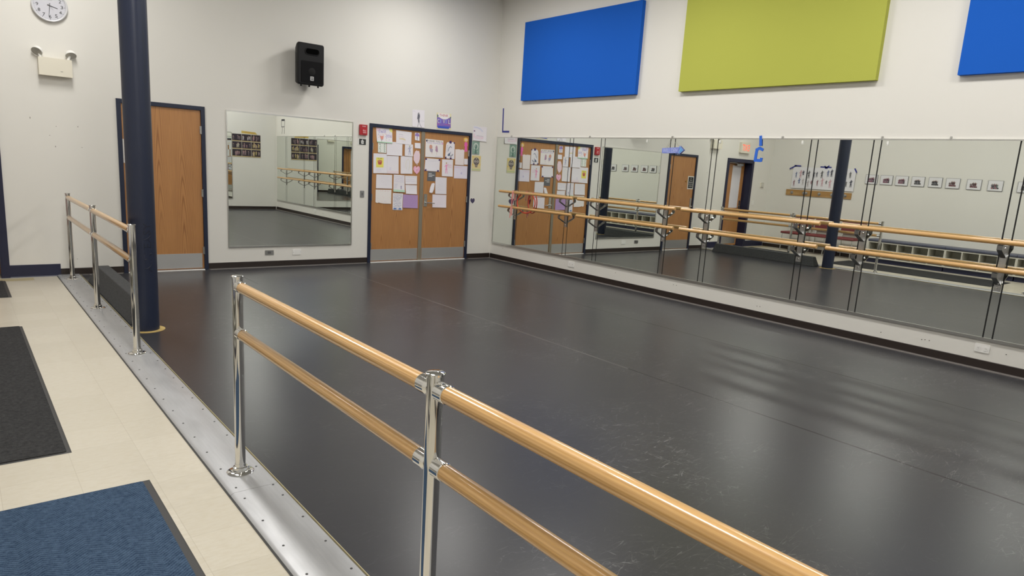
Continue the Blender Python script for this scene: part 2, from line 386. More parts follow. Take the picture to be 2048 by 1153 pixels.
class Sheet:
    """a thin sheet: quad corners TL, TR, BR, BL (3-D), outward normal n; drawings lie on it"""
    def __init__(s, quad, n, th=0.0012, lift=0.0, color=(0.80, 0.77, 0.80), outline=None, off=0.0008):
        s.q = [Vector(p) for p in quad]; s.n = Vector(n).normalized(); s.th = th; s.lift = lift; s.off = off
        s.mb = MB(); s.mats = [ink(color) if not isinstance(color, bpy.types.Material) else color]
        s.layer = 0
        if outline is None:
            N = 6; M = 4
            top = [[s.P(i/M, j/N, th) for i in range(M+1)] for j in range(N+1)]
            vs = [p for row in top for p in row]; W = M+1
            fs = [[j*W+i, j*W+i+1, (j+1)*W+i+1, (j+1)*W+i] for j in range(N) for i in range(M)]
            s.mb.add(vs, fs); s.mb.add([p - s.n*th*0.9 for p in vs], [f[::-1] for f in fs])
            ring = [(i/M, 0) for i in range(M)] + [(1, j/N) for j in range(N)] + [(1-i/M, 1) for i in range(M)] + [(0, 1-j/N) for j in range(N)]
            k = len(ring); a = [s.P(u, v, th) for u, v in ring]; b = [p - s.n*th*0.9 for p in a]
            s.mb.add(a+b, [[i, (i+1) % k, k+(i+1) % k, k+i] for i in range(k)])
        else:
            s.mb.prism([s.P(u, v, s.off*0) for u, v in outline], s.n*th)
    def P(s, u, v, h=0.0):
        tl, tr, br, bl = s.q
        p = (bl*(1-u)+br*u)*(1-v) + (tl*(1-u)+tr*u)*v
        w_ = (1-v)*6; k = min(max(int(w_), 0), 5); f = w_-k      # same six flat bands as the sheet itself
        l0 = (k/6)**2.2; l1 = ((k+1)/6)**2.2
        return p + s.n*(h + s.lift*max(0, l0+(l1-l0)*f))
    def mi(s, col):
        m = ink(col) if not isinstance(col, bpy.types.Material) else col
        if m not in s.mats: s.mats.append(m)
        return s.mats.index(m)
    def h(s): s.layer += 1; return s.th + 0.0006 + 0.00012*s.layer
    def poly(s, pts, col):
        h = s.h(); mi = s.mi(col)
        if s.lift == 0:
            s.mb.add([s.P(u, v, h) for u, v in pts], [list(range(len(pts)))], mi); return s
        def cut(ps, lim, up):
            out = []
            for a, c in zip(ps, ps[1:]+ps[:1]):
                ia = (a[1] >= lim) if up else (a[1] <= lim); ic = (c[1] >= lim) if up else (c[1] <= lim)
                if ia: out.append(a)
                if ia != ic: f = (lim-a[1])/(c[1]-a[1]); out.append((a[0]+(c[0]-a[0])*f, lim))
            return out
        for k in range(6):
            q = list(pts)
            if k > 0: q = cut(q, k/6, True)
            if k < 5 and len(q) > 2: q = cut(q, (k+1)/6, False)
            if len(q) > 2: s.mb.add([s.P(u, v, h) for u, v in q], [list(range(len(q)))], mi)
        return s
    def rect(s, u0, v0, u1, v1, col): return s.poly([(u0, v0), (u1, v0), (u1, v1), (u0, v1)], col)
    def oval(s, u, v, ru, rv, col, n=12): return s.poly([(u+ru*math.cos(2*PI*k/n), v+rv*math.sin(2*PI*k/n)) for k in range(n)], col)
    def line(s, pts, wd, col):
        fine = [pts[0]]
        for a, c in zip(pts, pts[1:]):
            m = int(abs(c[1]-a[1])/0.09)+1
            fine += [(a[0]+(c[0]-a[0])*k/m, a[1]+(c[1]-a[1])*k/m) for k in range(1, m+1)]
        h = s.h(); P3 = [s.P(u, v, h) for u, v in fine]; mi = s.mi(col)
        for a, b in zip(P3, P3[1:]):
            d = (b-a)
            if d.length < 1e-6: continue
            e = d.normalized().cross(s.n)*wd/2
            s.mb.add([a-e, b-e, b+e, a+e], [(0, 1, 2, 3)], mi)
        return s
    def text(s, txt, u0, v0, u1, v1, col):
        vs, fs = text_geo(txt); h = s.h()
        s.mb.add([s.P(u0+(u1-u0)*a, v0+(v1-v0)*b, h) for a, b in vs], fs, s.mi(col)); return s
    def scrib(s, u0, v0, u1, v1, rows, col, wd=0.0012, amp=0.3, seed=0):
        rnd = random.Random(seed+rows*7)
        dv = (v1-v0)/rows
        for r in range(rows):
            v = v1-(r+0.5)*dv; e = u1 - rnd.random()*0.25*(u1-u0); n = int(14*(e-u0)/(1.0))+5
            s.line([(u0+(e-u0)*k/n, v + (rnd.random()-0.5)*dv*2*amp) for k in range(n+1)], wd, col)
        return s
    def person(s, u, v, hgt, col, asp=1.0, leg=True, hair=None, skin=None):
        """small figure, feet at (u,v), height hgt (in v), asp = sheet height/width"""
        a = hgt*asp
        s.oval(u, v+hgt*0.90, 0.085*a, 0.10*hgt, skin or col, 8)
        if hair: s.oval(u, v+hgt*0.95, 0.09*a, 0.07*hgt, hair, 8)
        s.poly([(u-0.12*a, v+hgt*0.80), (u+0.12*a, v+hgt*0.80), (u+0.08*a, v+hgt*0.48), (u+0.16*a, v+hgt*0.35), (u-0.16*a, v+hgt*0.35), (u-0.08*a, v+hgt*0.48)], col)
        if leg:
            s.poly([(u-0.10*a, v+hgt*0.38), (u-0.01*a, v+hgt*0.38), (u-0.08*a, v), (u-0.14*a, v)], col)
            s.poly([(u+0.01*a, v+hgt*0.38), (u+0.10*a, v+hgt*0.38), (u+0.16*a, v), (u+0.09*a, v)], col)
        s.poly([(u-0.11*a, v+hgt*0.78), (u-0.28*a, v+hgt*0.62), (u-0.26*a, v+hgt*0.57), (u-0.09*a, v+hgt*0.70)], col)
        s.poly([(u+0.11*a, v+hgt*0.78), (u+0.26*a, v+hgt*0.90), (u+0.28*a, v+hgt*0.86), (u+0.09*a, v+hgt*0.68)], col)
        return s
    def build(s, name, label=None, cat=None, group=None, parent=None):
        return tag(s.mb.build(name, s.mats, parent), label, cat, group)

def bq(q, y=0.0): return [(x, y, z) for x, z in q]                 # quad on the back wall
NB = (0, -1, 0)
PW = (0.78, 0.75, 0.79); PWARM = (0.80, 0.76, 0.75); GREYINK = (0.42, 0.40, 0.46); DK = (0.05, 0.05, 0.08); PK = (0.80, 0.32, 0.52); LPK = (0.80, 0.60, 0.68)
PURP = (0.42, 0.34, 0.62); BLU = (0.10, 0.14, 0.45); YEL = (0.78, 0.62, 0.08); ORG = (0.75, 0.30, 0.10); GRN = (0.25, 0.55, 0.28); DPURP = (0.06, 0.03, 0.12)

# ================================================================== STRUCTURE
def struct(o): o['kind'] = 'structure'; return o
# floors
struct(MB().box((XL-.1, YF-.1, -0.12), (-6.615, 0.35, 0.0)).build('floor', m_tile))
struct(MB().box((-6.615, YF-.1, -0.12), (0.1, 0.10, 0.0)).build('floor', m_marley))
struct(MB().box((XL-.1, YF-.1, ZC), (0.1, 0.10, ZC+.12)).build('ceiling', m_ceil))
# back wall with three door openings
D1 = (-5.915, -4.880, 2.185); D2 = (-2.462, -0.517, 2.185); D3 = (-8.255, -7.105, 2.185)
ins = 0.02
b = MB(); xs = [XL, D3[0]+ins, D3[1]-ins, D1[0]+ins, D1[1]-ins, D2[0]+ins, D2[1]-ins, 0.1]
for i in range(0, 8, 2): b.box((xs[i], 0, 0), (xs[i+1], 0.12, ZC))
for d in (D3, D1, D2): b.box((d[0]+ins, 0, d[2]-ins), (d[1]-ins, 0.12, ZC))
struct(b.build('wall_back', m_wall))
struct(MB().box((0.012, YF, 0), (0.13, 0.0, ZC)).build('wall_right', m_wall))
struct(MB().box((XL-.12, YF, 0), (XL, 0.0, ZC)).build('wall_left', m_wall))
struct(MB().box((XL, YF-.12, 0), (0.012, YF, ZC)).build('wall_front', m_wall))
# baseboards
bh = 0.09
def base_prof(mb, a, b_, n, h=bh):
    """cove base between floor points a, b_ projecting along n"""
    a = Vector((*a, 0)); b_ = Vector((*b_, 0)); n = Vector((*n, 0))
    prof = [(0, 0), (0.016, 0), (0.010, 0.012), (0.008, h-0.004), (0.005, h), (0, h)]
    mb.prism([a+n*p+Vector((0, 0, z)) for p, z in prof], b_-a, 0)
    return mb
b = MB()
for x0, x1 in ((D2[1], 0.0), (D1[1], D2[0]), (-6.60, D1[0])): base_prof(b, (x0, 0), (x1, 0), (0, -1))
struct(b.build('baseboard_back', m_base))
b = MB(); base_prof(b, (D3[1], 0), (-6.60, 0), (0, -1), 0.15); base_prof(b, (XL, 0), (D3[0], 0), (0, -1), 0.15); struct(b.build('baseboard_back', m_navyblk))
struct(base_prof(MB(), (0.012, YF), (0.012, -0.016), (-1, 0)).build('baseboard_right', m_base))
struct(base_prof(MB(), (XL, -0.02), (XL, -2.86), (1, 0)).build('baseboard_left', m_base))
struct(base_prof(MB(), (XL+.5, YF), (-0.02, YF), (0, 1)).build('baseboard_front', m_base))
# thin grey vinyl edge strip along the base of the wall
b = MB(); b.box((-0.032, YF+.02, 0), (-0.006, -0.016, 0.010)); struct(b.build('trim_1', m_shoe))
b = MB()
for x0, x1 in ((-0.49, -0.03), (-4.86, -2.48), (-6.30, -5.93)): b.box((x0, -0.034, 0), (x1, -0.018, 0.007))
struct(b.build('trim_2', m_shoe))

# threshold strip between tiles and dance floor, in four lengths
for i, (y0, y1) in enumerate(((-0.02, -3.699), (-3.699, -6.768), (-6.768, -9.84), (-9.84, YF))):
    b = MB()
    b.prism([(-6.640, y0-.001, 0), (-6.640, y0-.001, 0.008), (-6.625, y0-.001, 0.018), (-6.415, y0-.001, 0.018), (-6.400, y0-.001, 0.0)], (0, y1-y0+.002, 0))
    b.box((-6.400, y0-.001, 0), (-6.397, y1+.001, 0.010), 2).box((-6.397, y0-.001, 0), (-6.389, y1+.001, 0.002), 1)
    b.box((-6.647, y0-.001, 0), (-6.640, y1+.001, 0.003), 1)
    y = y0-0.08; k = 0
    while y > y1+0.03:
        b.cyl((-6.60, y, 0.017), (-6.60, y, 0.0195), 0.0055, 1, 8)
        b.cyl((-6.44, y-0.06, 0.017), (-6.44, y-0.06, 0.0195), 0.0055, 1, 8)
        y -= 0.245
    struct(b.build('trim_%d' % (i+3), [m_strip, m_screw, m_oldtape]))

# ------------------------------------------------------------------ doors
def frame_mb(x0, x1, zt, w_, y0, y1):
    b = MB(); b.box((x0, y0, 0), (x0+w_, y1, zt)); b.box((x1-w_, y0, 0), (x1, y1, zt)); b.box((x0+w_, y0, zt-w_), (x1-w_, y1, zt)); return b
def hinge(parent, x, zc):
    b = MB(); b.box((x-.012, -.012, zc-.05), (x+.012, -.004, zc+.05)); b.cyl((x+.004, -.016, zc-.052), (x+.004, -.016, zc+.052), .006, 0, 8)
    b.build('hinge', m_steel, parent)
def lever(parent, px0, px1, z0, z1, xe, y=0.0):
    pl = MB().rbox((px0, y-.008, z0), (px1, y, z1), .006, axis=1).build('handle_plate', m_steel, parent)
    xc = (px0+px1)/2; zc = z0+(z1-z0)*.30
    MB().cyl((xc, y-.006, zc), (xc, y-.055, zc), .011).tube([(xc, y-.052, zc), (xc+(xe-xc)*.3, y-.058, zc+.001), (xe, y-.058, zc-.003)], .009).build('lever', m_chrome, pl)
# door 1: single door beside the column
d1 = struct(empty('door_1', (-5.40, 0, 0))); d1['label'] = 'single oak door behind the navy column'; d1['category'] = 'door'
frame_mb(D1[0], D1[1], D1[2], .05, -.018, .12).build('door_frame', m_navy, d1)
lf = MB().box((-5.863, .004, .022), (-4.932, .048, 2.133)).build('door_leaf', m_oak, d1)
MB().box((-5.855, .0015, .030), (-4.955, .004, .230)).build('kick_plate', m_kick, lf)
for z in (.27, 1.05, 1.88): hinge(d1, -4.934, z)
MB().box((D1[0]+.05, -.03, 0), (D1[1]-.05, .12, .012)).build('threshold', mat('pale_threshold', (.80, .79, .76), .5), d1)
MB().cyl((-5.576, .004, 1.582), (-5.576, -.012, 1.582), .013).cyl((-5.576, -.010, 1.582), (-5.576, -.016, 1.582), .017).build('door_viewer', m_brass, d1)
lever(d1, -5.845, -5.79, .93, 1.20, -5.71, .004)
# door 2: double door with the drawings
d2 = struct(empty('door_2', (-1.49, 0, 0))); d2['label'] = 'double oak door covered with drawings'; d2['category'] = 'door'
frame_mb(D2[0], D2[1], D2[2], .05, -.018, .12).build('door_frame', m_navy, d2)
for (a, c) in ((-2.410, -1.524), (-1.454, -.569)):
    lf = MB().box((a, .004, .022), (c, .048, 2.133)).build('door_leaf', m_oak, d2)
    MB().box((a+.008, .0015, .030), (c-.008, .004, .215)).build('kick_plate', m_kick, lf)
MB().rbox((-1.522, -.010, .012), (-1.456, .06, 2.134), .008).build('centre_post', m_khaki, d2)
for z in (.27, 1.05, 1.84): hinge(d2, -.571, z); hinge(d2, -2.408, z)
MB().box((D2[0]+.05, -.03, 0), (D2[1]-.05, .12, .012)).build('threshold', MT['pale_threshold'], d2)
lever(d2, -1.436, -1.374, .917, 1.123, -1.254, .004)
# door 3: recessed exit door, seen only in the mirror and at the photo's left edge
d3 = struct(empty('door_3', (-7.68, 0, 0))); d3['label'] = 'recessed exit door with a papered window'; d3['category'] = 'door'
frame_mb(D3[0], D3[1], D3[2], .085, -.018, .25).build('door_frame', m_navyblk, d3)
b = MB(); b.box((-8.17, .20, .02), (-7.19, .245, .97)).box((-8.17, .20, 2.03), (-7.19, .245, 2.10)).box((-8.17, .20, .97), (-8.06, .245, 2.03)).box((-7.66, .20, .97), (-7.19, .245, 2.03))
lf = b.build('door_leaf', m_oak, d3)
MB().box((-8.06, .215, .97), (-7.66, .235, 2.03)).build('window_pane', mat('paper_behind_glass', (.72, .70, .74), .25), lf)
MB().box((-8.12, .199, .06), (-7.24, .201, .26)).build('kick_plate', m_kick, lf)
lever(d3, -8.145, -8.09, .95, 1.16, -7.98, .20)
b = MB(); b.box((-8.02, .13, 2.02), (-7.74, .198, 2.08)).tube([(-7.80, .12, 2.07), (-7.55, .05, 2.085), (-7.32, .10, 2.09)], .012); b.build('door_closer', m_steel, d3)

# ================================================================== THINGS ON THE BACK WALL
# round clock
ck = empty('wall_clock', (-6.540, 0, 3.14), 'round white wall clock high on the wall above the emergency light', 'clock')
def disc_pt(r, deg, y): a = R(deg); return (-6.540+r*math.sin(a), y, 3.14+r*math.cos(a))
MB().lathe((-6.540, 0, 3.14), (0, -1, 0), [(0, .165), (.01, .176), (.035, .177), (.042, .170), (.038, .160), (.026, .157)], 0, 64, caps=False).build('rim', mat('pale_grey_plastic', (.62, .62, .64), .35), ck)
b = MB(); b.cyl((-6.540, -.001, 3.14), (-6.540, -.027, 3.14), .159, 0, 64)
mats_ = [mat('clock_face', (.56, .56, .61), .5), m_black]
for k in range(60):
    a = k*6; r0 = .146 if k % 5 else .140; wd = .0016 if k % 5 else .004
    p0 = Vector(disc_pt(r0, a, -.0280)); p1 = Vector(disc_pt(.153, a, -.0280)); e = (p1-p0).normalized().cross(Vector((0, 1, 0)))*wd/2
    b.add([p0-e, p1-e, p1+e, p0+e], [(0, 1, 2, 3)], 1)
b.build('face', mats_, ck)
for k in range(1, 13):
    vs, fs = text_geo(str(k)); c0 = disc_pt(.119, k*30, -.0285); hh = .035; ww = .024*(1.75 if k >= 10 else (.35 if k == 1 else 1))
    MB().add([(c0[0]+(a-.5)*ww, c0[1], c0[2]+(q-.5)*hh) for a, q in vs], fs).build('numeral', m_black, ck)
def hand(name, deg, L, w0, tail, y, m):
    a = R(deg); d = Vector((math.sin(a), 0, math.cos(a))); e = Vector((math.cos(a), 0, -math.sin(a))); o = Vector((-6.540, y, 3.14))
    MB().prism([o-d*tail-e*w0, o-d*tail+e*w0, o+d*L+e*w0*.5, o+d*L-e*w0*.5], (0, -.0015, 0)).build(name, m, ck)
hand('hour_hand', 105, .080, .0040, .022, -.0295, m_black); hand('minute_hand', 186, .118, .0030, .026, -.0315, m_black); hand('second_hand', 141, .055, .001, .02, -.033, m_grey)
vs, fs = text_geo('SKYSCAN')
MB().add([(-6.540+(a-.5)*.055, -.0285, 3.198+q*.008) for a, q in vs], fs).build('lettering', m_grey, ck)

# emergency light
em = empty('emergency_light', (-6.525, 0, 2.365), 'cream two-headed emergency light box below the round clock', 'emergency light')
b = MB().rbox((-6.690, -.095, 2.362), (-6.362, 0, 2.560), .006, axis=1); b.box((-6.480, -.096, 2.415), (-6.455, -.0955, 2.42), 1); b.build('housing', [m_cream, m_grey], em)
for (x, z, dv) in ((-6.690, 2.610, (-.42, -.66, -.62)), (-6.365, 2.610, (.06, -.62, -.78))):
    dx = dv[0]; d = Vector(dv).normalized(); o = Vector((x, -.055, z+.012))
    hd = MB().lathe(o-d*.045, d, [(0, .018), (.006, .038), (.022, .052), (.055, .058), (.062, .059), (.064, .055), (.052, .050)], 0, 28, caps=False).cyl((x+(.03 if dx < 0 else -.03), -.05, 2.555), o-d*.02, .016, 0, 12).build('lamp_head', m_white, em)
    MB().lathe(o-d*.045, d, [(.040, .012), (.046, .028), (.056, .049), (.060, .0515)], 0, 24).build('lens', mat('lamp_lens', (.42, .41, .38), .25, .3), hd)

# small scuffs and old anchor holes on the wall left of the column
sh = MB()
for (x, z, h_) in ((-6.80, 1.86, .020), (-6.33, 1.80, .014), (-6.55, 1.79, .008), (-6.62, 1.68, .008), (-6.57, 1.55, .016), (-6.30, 1.56, .008), (-6.42, .20, .006)):
    sh.box((x-.004, -.0012, z), (x+.004, -.0002, z+h_))
tag(sh.build('wall_scuffs', mat('scuff', (.28, .26, .23), .7)), 'small scuffs and old anchor holes in the wall left of the navy column', 'scuffs', kind='stuff')

# loudspeaker
sp = empty('loudspeaker', (-3.53, 0, 2.60), 'black loudspeaker mounted high on the wall above the square mirror', 'loudspeaker')
fx0, fx1, fz0, fz1, fy = -3.722, -3.338, 2.605, 3.168, -.30
bx0, bx1, by = -3.665, -3.405, -.06
b = MB()
def ring_(x0, x1, z0, z1, y, r, seg=5):
    out = []
    for (cx, cz, a0) in ((x1-r, z1-r, 0), (x0+r, z1-r, 90), (x0+r, z0+r, 180), (x1-r, z0+r, 270)):
        for k in range(seg+1):
            a = R(a0+90*k/seg); out.append((cx+r*math.cos(a), y, cz+r*math.sin(a)))
    return out
secs = [ring_(bx0, bx1, fz0+.03, fz1-.03, by, .03), ring_(fx0+.006, fx1-.006, fz0+.004, fz1-.004, fy+.07, .03), ring_(fx0, fx1, fz0, fz1, fy+.03, .03), ring_(fx0+.004, fx1-.004, fz0+.004, fz1-.004, fy+.006, .028), ring_(fx0+.016, fx1-.016, fz0+.016, fz1-.016, fy, .02)]
n = len(secs[0])
vs = [p for s_0 in secs for p in s_0]
b.add(vs, [[i*n+k, (i+1)*n+k, (i+1)*n+(k+1) % n, i*n+(k+1) % n] for i in range(len(secs)-1) for k in range(n)], 0, True)
b.add(secs[0], [list(range(n))]); b.add(secs[-1], [list(range(n))[::-1]])
for dx in (-.12, .0, .13): b.cyl((-3.53+dx, fy+.07, fz0+.01), (-3.53+dx, fy+.07, fz0-.018), .012, 0, 10)
for dx in (-.045, .065): b.cyl((-3.53+dx, fy-.001, fz1-.035), (-3.53+dx, fy-.004, fz1-.035), .006, 1, 8)
b.build('cabinet', [m_blk_plastic, m_black], sp)
# horn slot
pts = []
for (cx, a0) in ((-3.455, -90), (-3.575, 90)):
    for k in range(9): a = R(a0+180*k/8); pts.append((cx+.034*math.cos(a), fy-.002, 3.055+.034*math.sin(a)))
MB().prism(pts, (0, -.001, 0)).build('horn', mat('horn_dark', (.0008, .0008, .0008), .9, spec=.05), sp)
rim = [((x-(-3.515))*1.10-3.515, fy-.003, (z-3.055)*1.22+3.055) for x, y, z in pts]
MB().tube(rim, .006, closed=True, seg=8).build('horn_rim', m_blk_plastic, sp)
gr = MB().rbox((-3.675, fy-.006, 2.635), (-3.365, fy, 2.925), .012, axis=1).lathe((-3.52, fy-.006, 2.79), (0, -1, 0), [(0, .05), (.004, .035), (.006, .01)], 1, 24).build('grille', [mat('grille_metal', (.004, .004, .0045), .7, spec=.15), mat('grille_centre', (.011, .011, .011), .7, spec=.2)], sp)
lg = Sheet([(-3.545, fy-.007, 2.722), (-3.497, fy-.007, 2.722), (-3.497, fy-.007, 2.668), (-3.545, fy-.007, 2.668)], NB, .001, color=(.75, .75, .75))
lg.rect(.12, .12, .88, .88, (.01, .01, .01)); lg.text('EV', .18, .25, .84, .76, (.8, .8, .8)); lg.build('logo_badge', parent=sp)
MB().box((-3.60, -.075, 2.75), (-3.46, 0, 3.03)).cyl((-3.53, -.10, 2.66), (-3.53, 0, 2.70), .02, 0, 12).build('wall_bracket', m_blk_plastic, sp)

# square mirror on the back wall
sq = empty('square_mirror', (-3.675, 0, .304), 'square mirror in a thin metal frame between the two doors', 'mirror')
MB().box((-4.600, -.006, .312), (-2.750, 0, 2.162)).build('glass', m_mirror, sq)
b = MB(); x0, x1, z0, z1 = -4.604, -2.746, .302, 2.172
b.box((x0-.006, -.011, z0), (x0+.008, 0, z1)).box((x1-.008, -.011, z0), (x1+.006, 0, z1)).box((x0, -.014, z0-.006), (x1, 0, z0+.016)).box((x0, -.013, z1-.012), (x1, 0, z1+.006))
b.build('frame', m_alu, sq)

# fire alarm pull station, small sign, switch, outlets
fa = empty('fire_alarm', (-2.575, 0, 1.996), 'red fire alarm pull station beside the double door', 'fire alarm')
MB().rbox((-2.637, -.035, 1.996), (-2.513, 0, 2.152), .006, axis=1).build('body', m_red, fa)
s_ = Sheet([(-2.60, -.0355, 2.085), (-2.53, -.0355, 2.085), (-2.53, -.0355, 2.015), (-2.60, -.0355, 2.015)], NB, .006, color=(.5, .03, .04)); s_.text('PULL', .12, .55, .88, .85, (.8, .75, .75)); s_.text('DOWN', .12, .15, .88, .42, (.8, .75, .75)); s_.build('pull_handle', 'red pull handle with white lettering', parent=fa)
Sheet([(-2.605, -.0355, 2.135), (-2.535, -.0355, 2.135), (-2.535, -.0355, 2.118), (-2.605, -.0355, 2.118)], NB, .001, color=(.5, .03, .04)).text('FIRE', .1, .1, .9, .95, (.8, .75, .75)).build('lettering', parent=fa)
s_ = Sheet(bq([(-2.660, 1.942), (-2.516, 1.942), (-2.516, 1.845), (-2.660, 1.845)]), NB, .004, color=(.72, .72, .70))
s_.rect(.17, .05, .97, .95, (.02, .02, .02)); s_.poly([(.55, .92), (.62, .72), (.78, .62), (.66, .52), (.76, .28), (.56, .16), (.38, .28), (.46, .52), (.34, .62), (.50, .72)], (.7, .7, .68)); s_.oval(.57, .46, .07, .10, (.3, .3, .3))
s_.build('wall_sign', 'small black and white sign below the red fire alarm', 'sign')
def plate(name, x0, x1, z0, z1, m, label, cat, holes, yw=0.0):
    e = empty(name, ((x0+x1)/2, yw, z0), label, cat)
    MB().rbox((x0, yw-.007, z0), (x1, yw, z1), .006, axis=1).build('plate', m, e)
    b = MB()
    for (u, v, w_, h_) in holes:
        cx = x0+(x1-x0)*u; cz = z0+(z1-z0)*v; b.rbox((cx-w_/2, yw-.0085, cz-h_/2), (cx+w_/2, yw-.006, cz+h_/2), min(w_, h_)*.3, axis=1)
    return e, b
e, b = plate('light_switch', -2.604, -2.534, 1.043, 1.146, m_grey, 'grey switch plate between the square mirror and the double door', 'light switch', [(.5, .5, .018, .04)]); b.build('toggle', mat('dark_grey_plastic', (.10, .10, .10), .5), e)
e, b = plate('power_outlet', -4.096, -3.970, .178, .247, m_steel, 'grey metal outlet plate below the left of the square mirror', 'outlet', [(.5, .5, .05, .034)]); b.build('socket', MT['dark_grey_plastic'], e)
e, b = plate('blank_plate', -3.687, -3.553, .168, .251, m_white, 'blank white wall plate below the square mirror', 'wall plate', [(.08, .5, .006, .006)]); b.build('screw', m_grey, e); MB().rbox((-3.567, -.0085, .2065), (-3.561, -.006, .2125), .002, axis=1).build('screw', m_grey, e)

# ---- drawings and papers on and around the double door
YD = .004-.0003
G = 'drawings taped to the double door'
def drawing(name, label, cat, quad, y=YD, color=PW, lift=.006, group=G, outline=None, fn=None):
    s = Sheet(bq(quad, y), NB, lift=lift, color=color, outline=outline)
    if fn: fn(s)
    return s.build(name, label, cat, group)
def f_(s):
    s.poly([(0, 1), (.28, 1), (.24, .80), (0, .78)], LPK); s.poly([(.8, 1), (1, 1), (1, .72), (.84, .82)], (.80, .76, .25)); s.rect(0, 0, 1, .07, (.45, .68, .50))
    s.text('you', .60, .28, .95, .58, PURP); s.text('thank', .12, .66, .62, .92, PURP)
    for k in range(22): s.oval(random.uniform(.05, .95), random.uniform(.12, .9), .018, .020, random.choice([PK, BLU, PURP, ORG, YEL]), 6)
    s.poly([(.22, .45), (.44, .45), (.40, .22), (.26, .22)], (.72, .30, .25)); s.line([(.18, .5), (.3, .3), (.45, .52)], .004, (.7, .3, .2)); s.line([(.33, .25), (.28, .06)], .004, DK)
drawing('drawing', 'colourful thank-you drawing at the top left corner of the double door', 'drawing', [(-2.346, 2.128), (-2.061, 2.132), (-2.058, 1.907), (-2.330, 1.907)], fn=f_, lift=.012)
def f_(s):
    for k in range(4):
        s.line([(.15+.2*(k % 2), .9-.22*k), (.3, .84-.22*k), (.18, .78-.22*k), (.34, .74-.22*k)], .004, (.12, .22, .16)); s.line([(.85, .92-.22*k), (.72, .86-.22*k), (.88, .80-.22*k), (.7, .74-.22*k)], .004, (.12, .22, .16))
drawing('drawing', 'small paper with dark green squiggles below the thank-you drawing', 'drawing', [(-2.309, 1.905), (-2.164, 1.906), (-2.163, 1.750), (-2.308, 1.750)], y=YD-.0022, color=(.74, .77, .72), fn=f_)
def f_(s): s.line([(.2, .72), (.45, .70)], .004, GREYINK); s.poly([(.2, .42), (.45, .46), (.6, .38), (.62, .28), (.4, .34), (.2, .34)], (.72, .62, .42)); s.line([(.15, .52), (.4, .56), (.55, .50)], .006, LPK); s.scrib(.38, .14, .62, .24, 2, (.5, .45, .42))
drawing('drawing', 'white sheet with faint pencil hat drawing at the top of the left door leaf', 'drawing', [(-1.990, 2.117), (-1.706, 2.107), (-1.709, 1.905), (-1.988, 1.915)], fn=f_)
def f_(s): s.scrib(.12, .25, .9, .75, 4, (.70, .68, .72))
drawing('drawing', 'plain pale sheet overlapping the hat drawing on the left door leaf', 'drawing', [(-2.156, 1.930), (-1.870, 1.933), (-1.874, 1.722), (-2.154, 1.718)], y=YD-.003, fn=f_)
def f_(s): s.person(.58, .10, .78, (.42, .42, .55), 1.2, hair=(.45, .5, .3)); s.scrib(.1, .2, .3, .8, 4, (.6, .6, .7))
drawing('drawing', 'narrow pencil drawing of a standing figure on the left door leaf', 'drawing', [(-1.824, 1.912), (-1.676, 1.914), (-1.672, 1.726), (-1.826, 1.727)], y=YD-.003, fn=f_)
def f_(s): s.poly([(0, .62), (.15, .9), (.5, 1), (.85, .9), (1, .62), (.9, .55), (.1, .55)], (.30, .20, .48)); s.person(.5, .03, .55, (.20, .16, .34), 1.3)
drawing('bookmark_drawing', 'purple-topped bookmark drawing beside the metal centre post', 'drawing', [(-1.644, 2.105), (-1.560, 2.105), (-1.557, 1.981), (-1.643, 1.988)], fn=f_)
drawing('paper_note', 'small blank note below the purple-topped bookmark drawing', 'note', [(-1.641, 1.944), (-1.535, 1.946), (-1.532, 1.860), (-1.641, 1.861)], fn=lambda s: s.scrib(.3, .3, .6, .5, 1, GREYINK))
fe = [(.30, .12), (.02, .35), (.05, .66), (.25, .90), (.5, 1), (.62, .94), (.85, .97), (1, .72), (.97, .40), (.80, .16), (.62, .12), (.60, 0), (.50, 0), (.50, .10)]
drawing('leaf_cutout', 'pale pink leaf-shaped paper cut-out on the left door leaf', 'paper cut-out', [(-1.663, 1.828), (-1.538, 1.830), (-1.534, 1.590), (-1.656, 1.585)], color=(.80, .64, .70), outline=fe, fn=lambda s: s.scrib(.2, .25, .85, .85, 8, (.78, .50, .60), .0015))
HEART = [(.5, 0), (.15, .30), (0, .58), (.03, .82), (.18, .98), (.36, .98), (.5, .80), (.64, .98), (.82, .98), (.97, .82), (1, .58), (.85, .30)]
drawing('heart_cutout', 'pink paper heart below the leaf-shaped cut-out', 'paper cut-out', [(-1.655, 1.572), (-1.527, 1.576), (-1.525, 1.444), (-1.652, 1.439)], color=(.80, .42, .58), outline=HEART, fn=lambda s: [s.oval(.5+.24*math.cos(k), .60+.2*math.sin(k*1.7), .10, .07, LPK, 8) for k in range(6)] and s.poly([(.5, .35), (.42, .58), (.5, .55), (.58, .6)], (.5, .2, .4)))
def f_(s):
    s.rect(.20, .30, .74, .80, (.80, .72, .14)); s.text('YUM', .30, .70, .62, .78, (.1, .1, .1)); s.poly([(.30, .62), (.64, .62), (.58, .44), (.36, .44)], (.45, .10, .08)); s.oval(.47, .62, .17, .06, (.55, .22, .12)); s.scrib(.26, .32, .7, .40, 1, (.2, .2, .1)); s.scrib(.2, .08, .6, .22, 3, PURP)
drawing('drawing', 'sheet with a yellow picture of a bowl at the double door left edge', 'drawing', [(-2.382, 1.732), (-2.141, 1.738), (-2.139, 1.432), (-2.383, 1.426)], fn=f_, lift=.008)
def f_(s): s.scrib(.15, .6, .9, .95, 4, (.66, .64, .74)); s.poly([(.2, .35), (.35, .38), (.33, .18), (.18, .18)], (.72, .68, .78)); s.rect(0, 0, 1, .16, (.78, .68, .72))
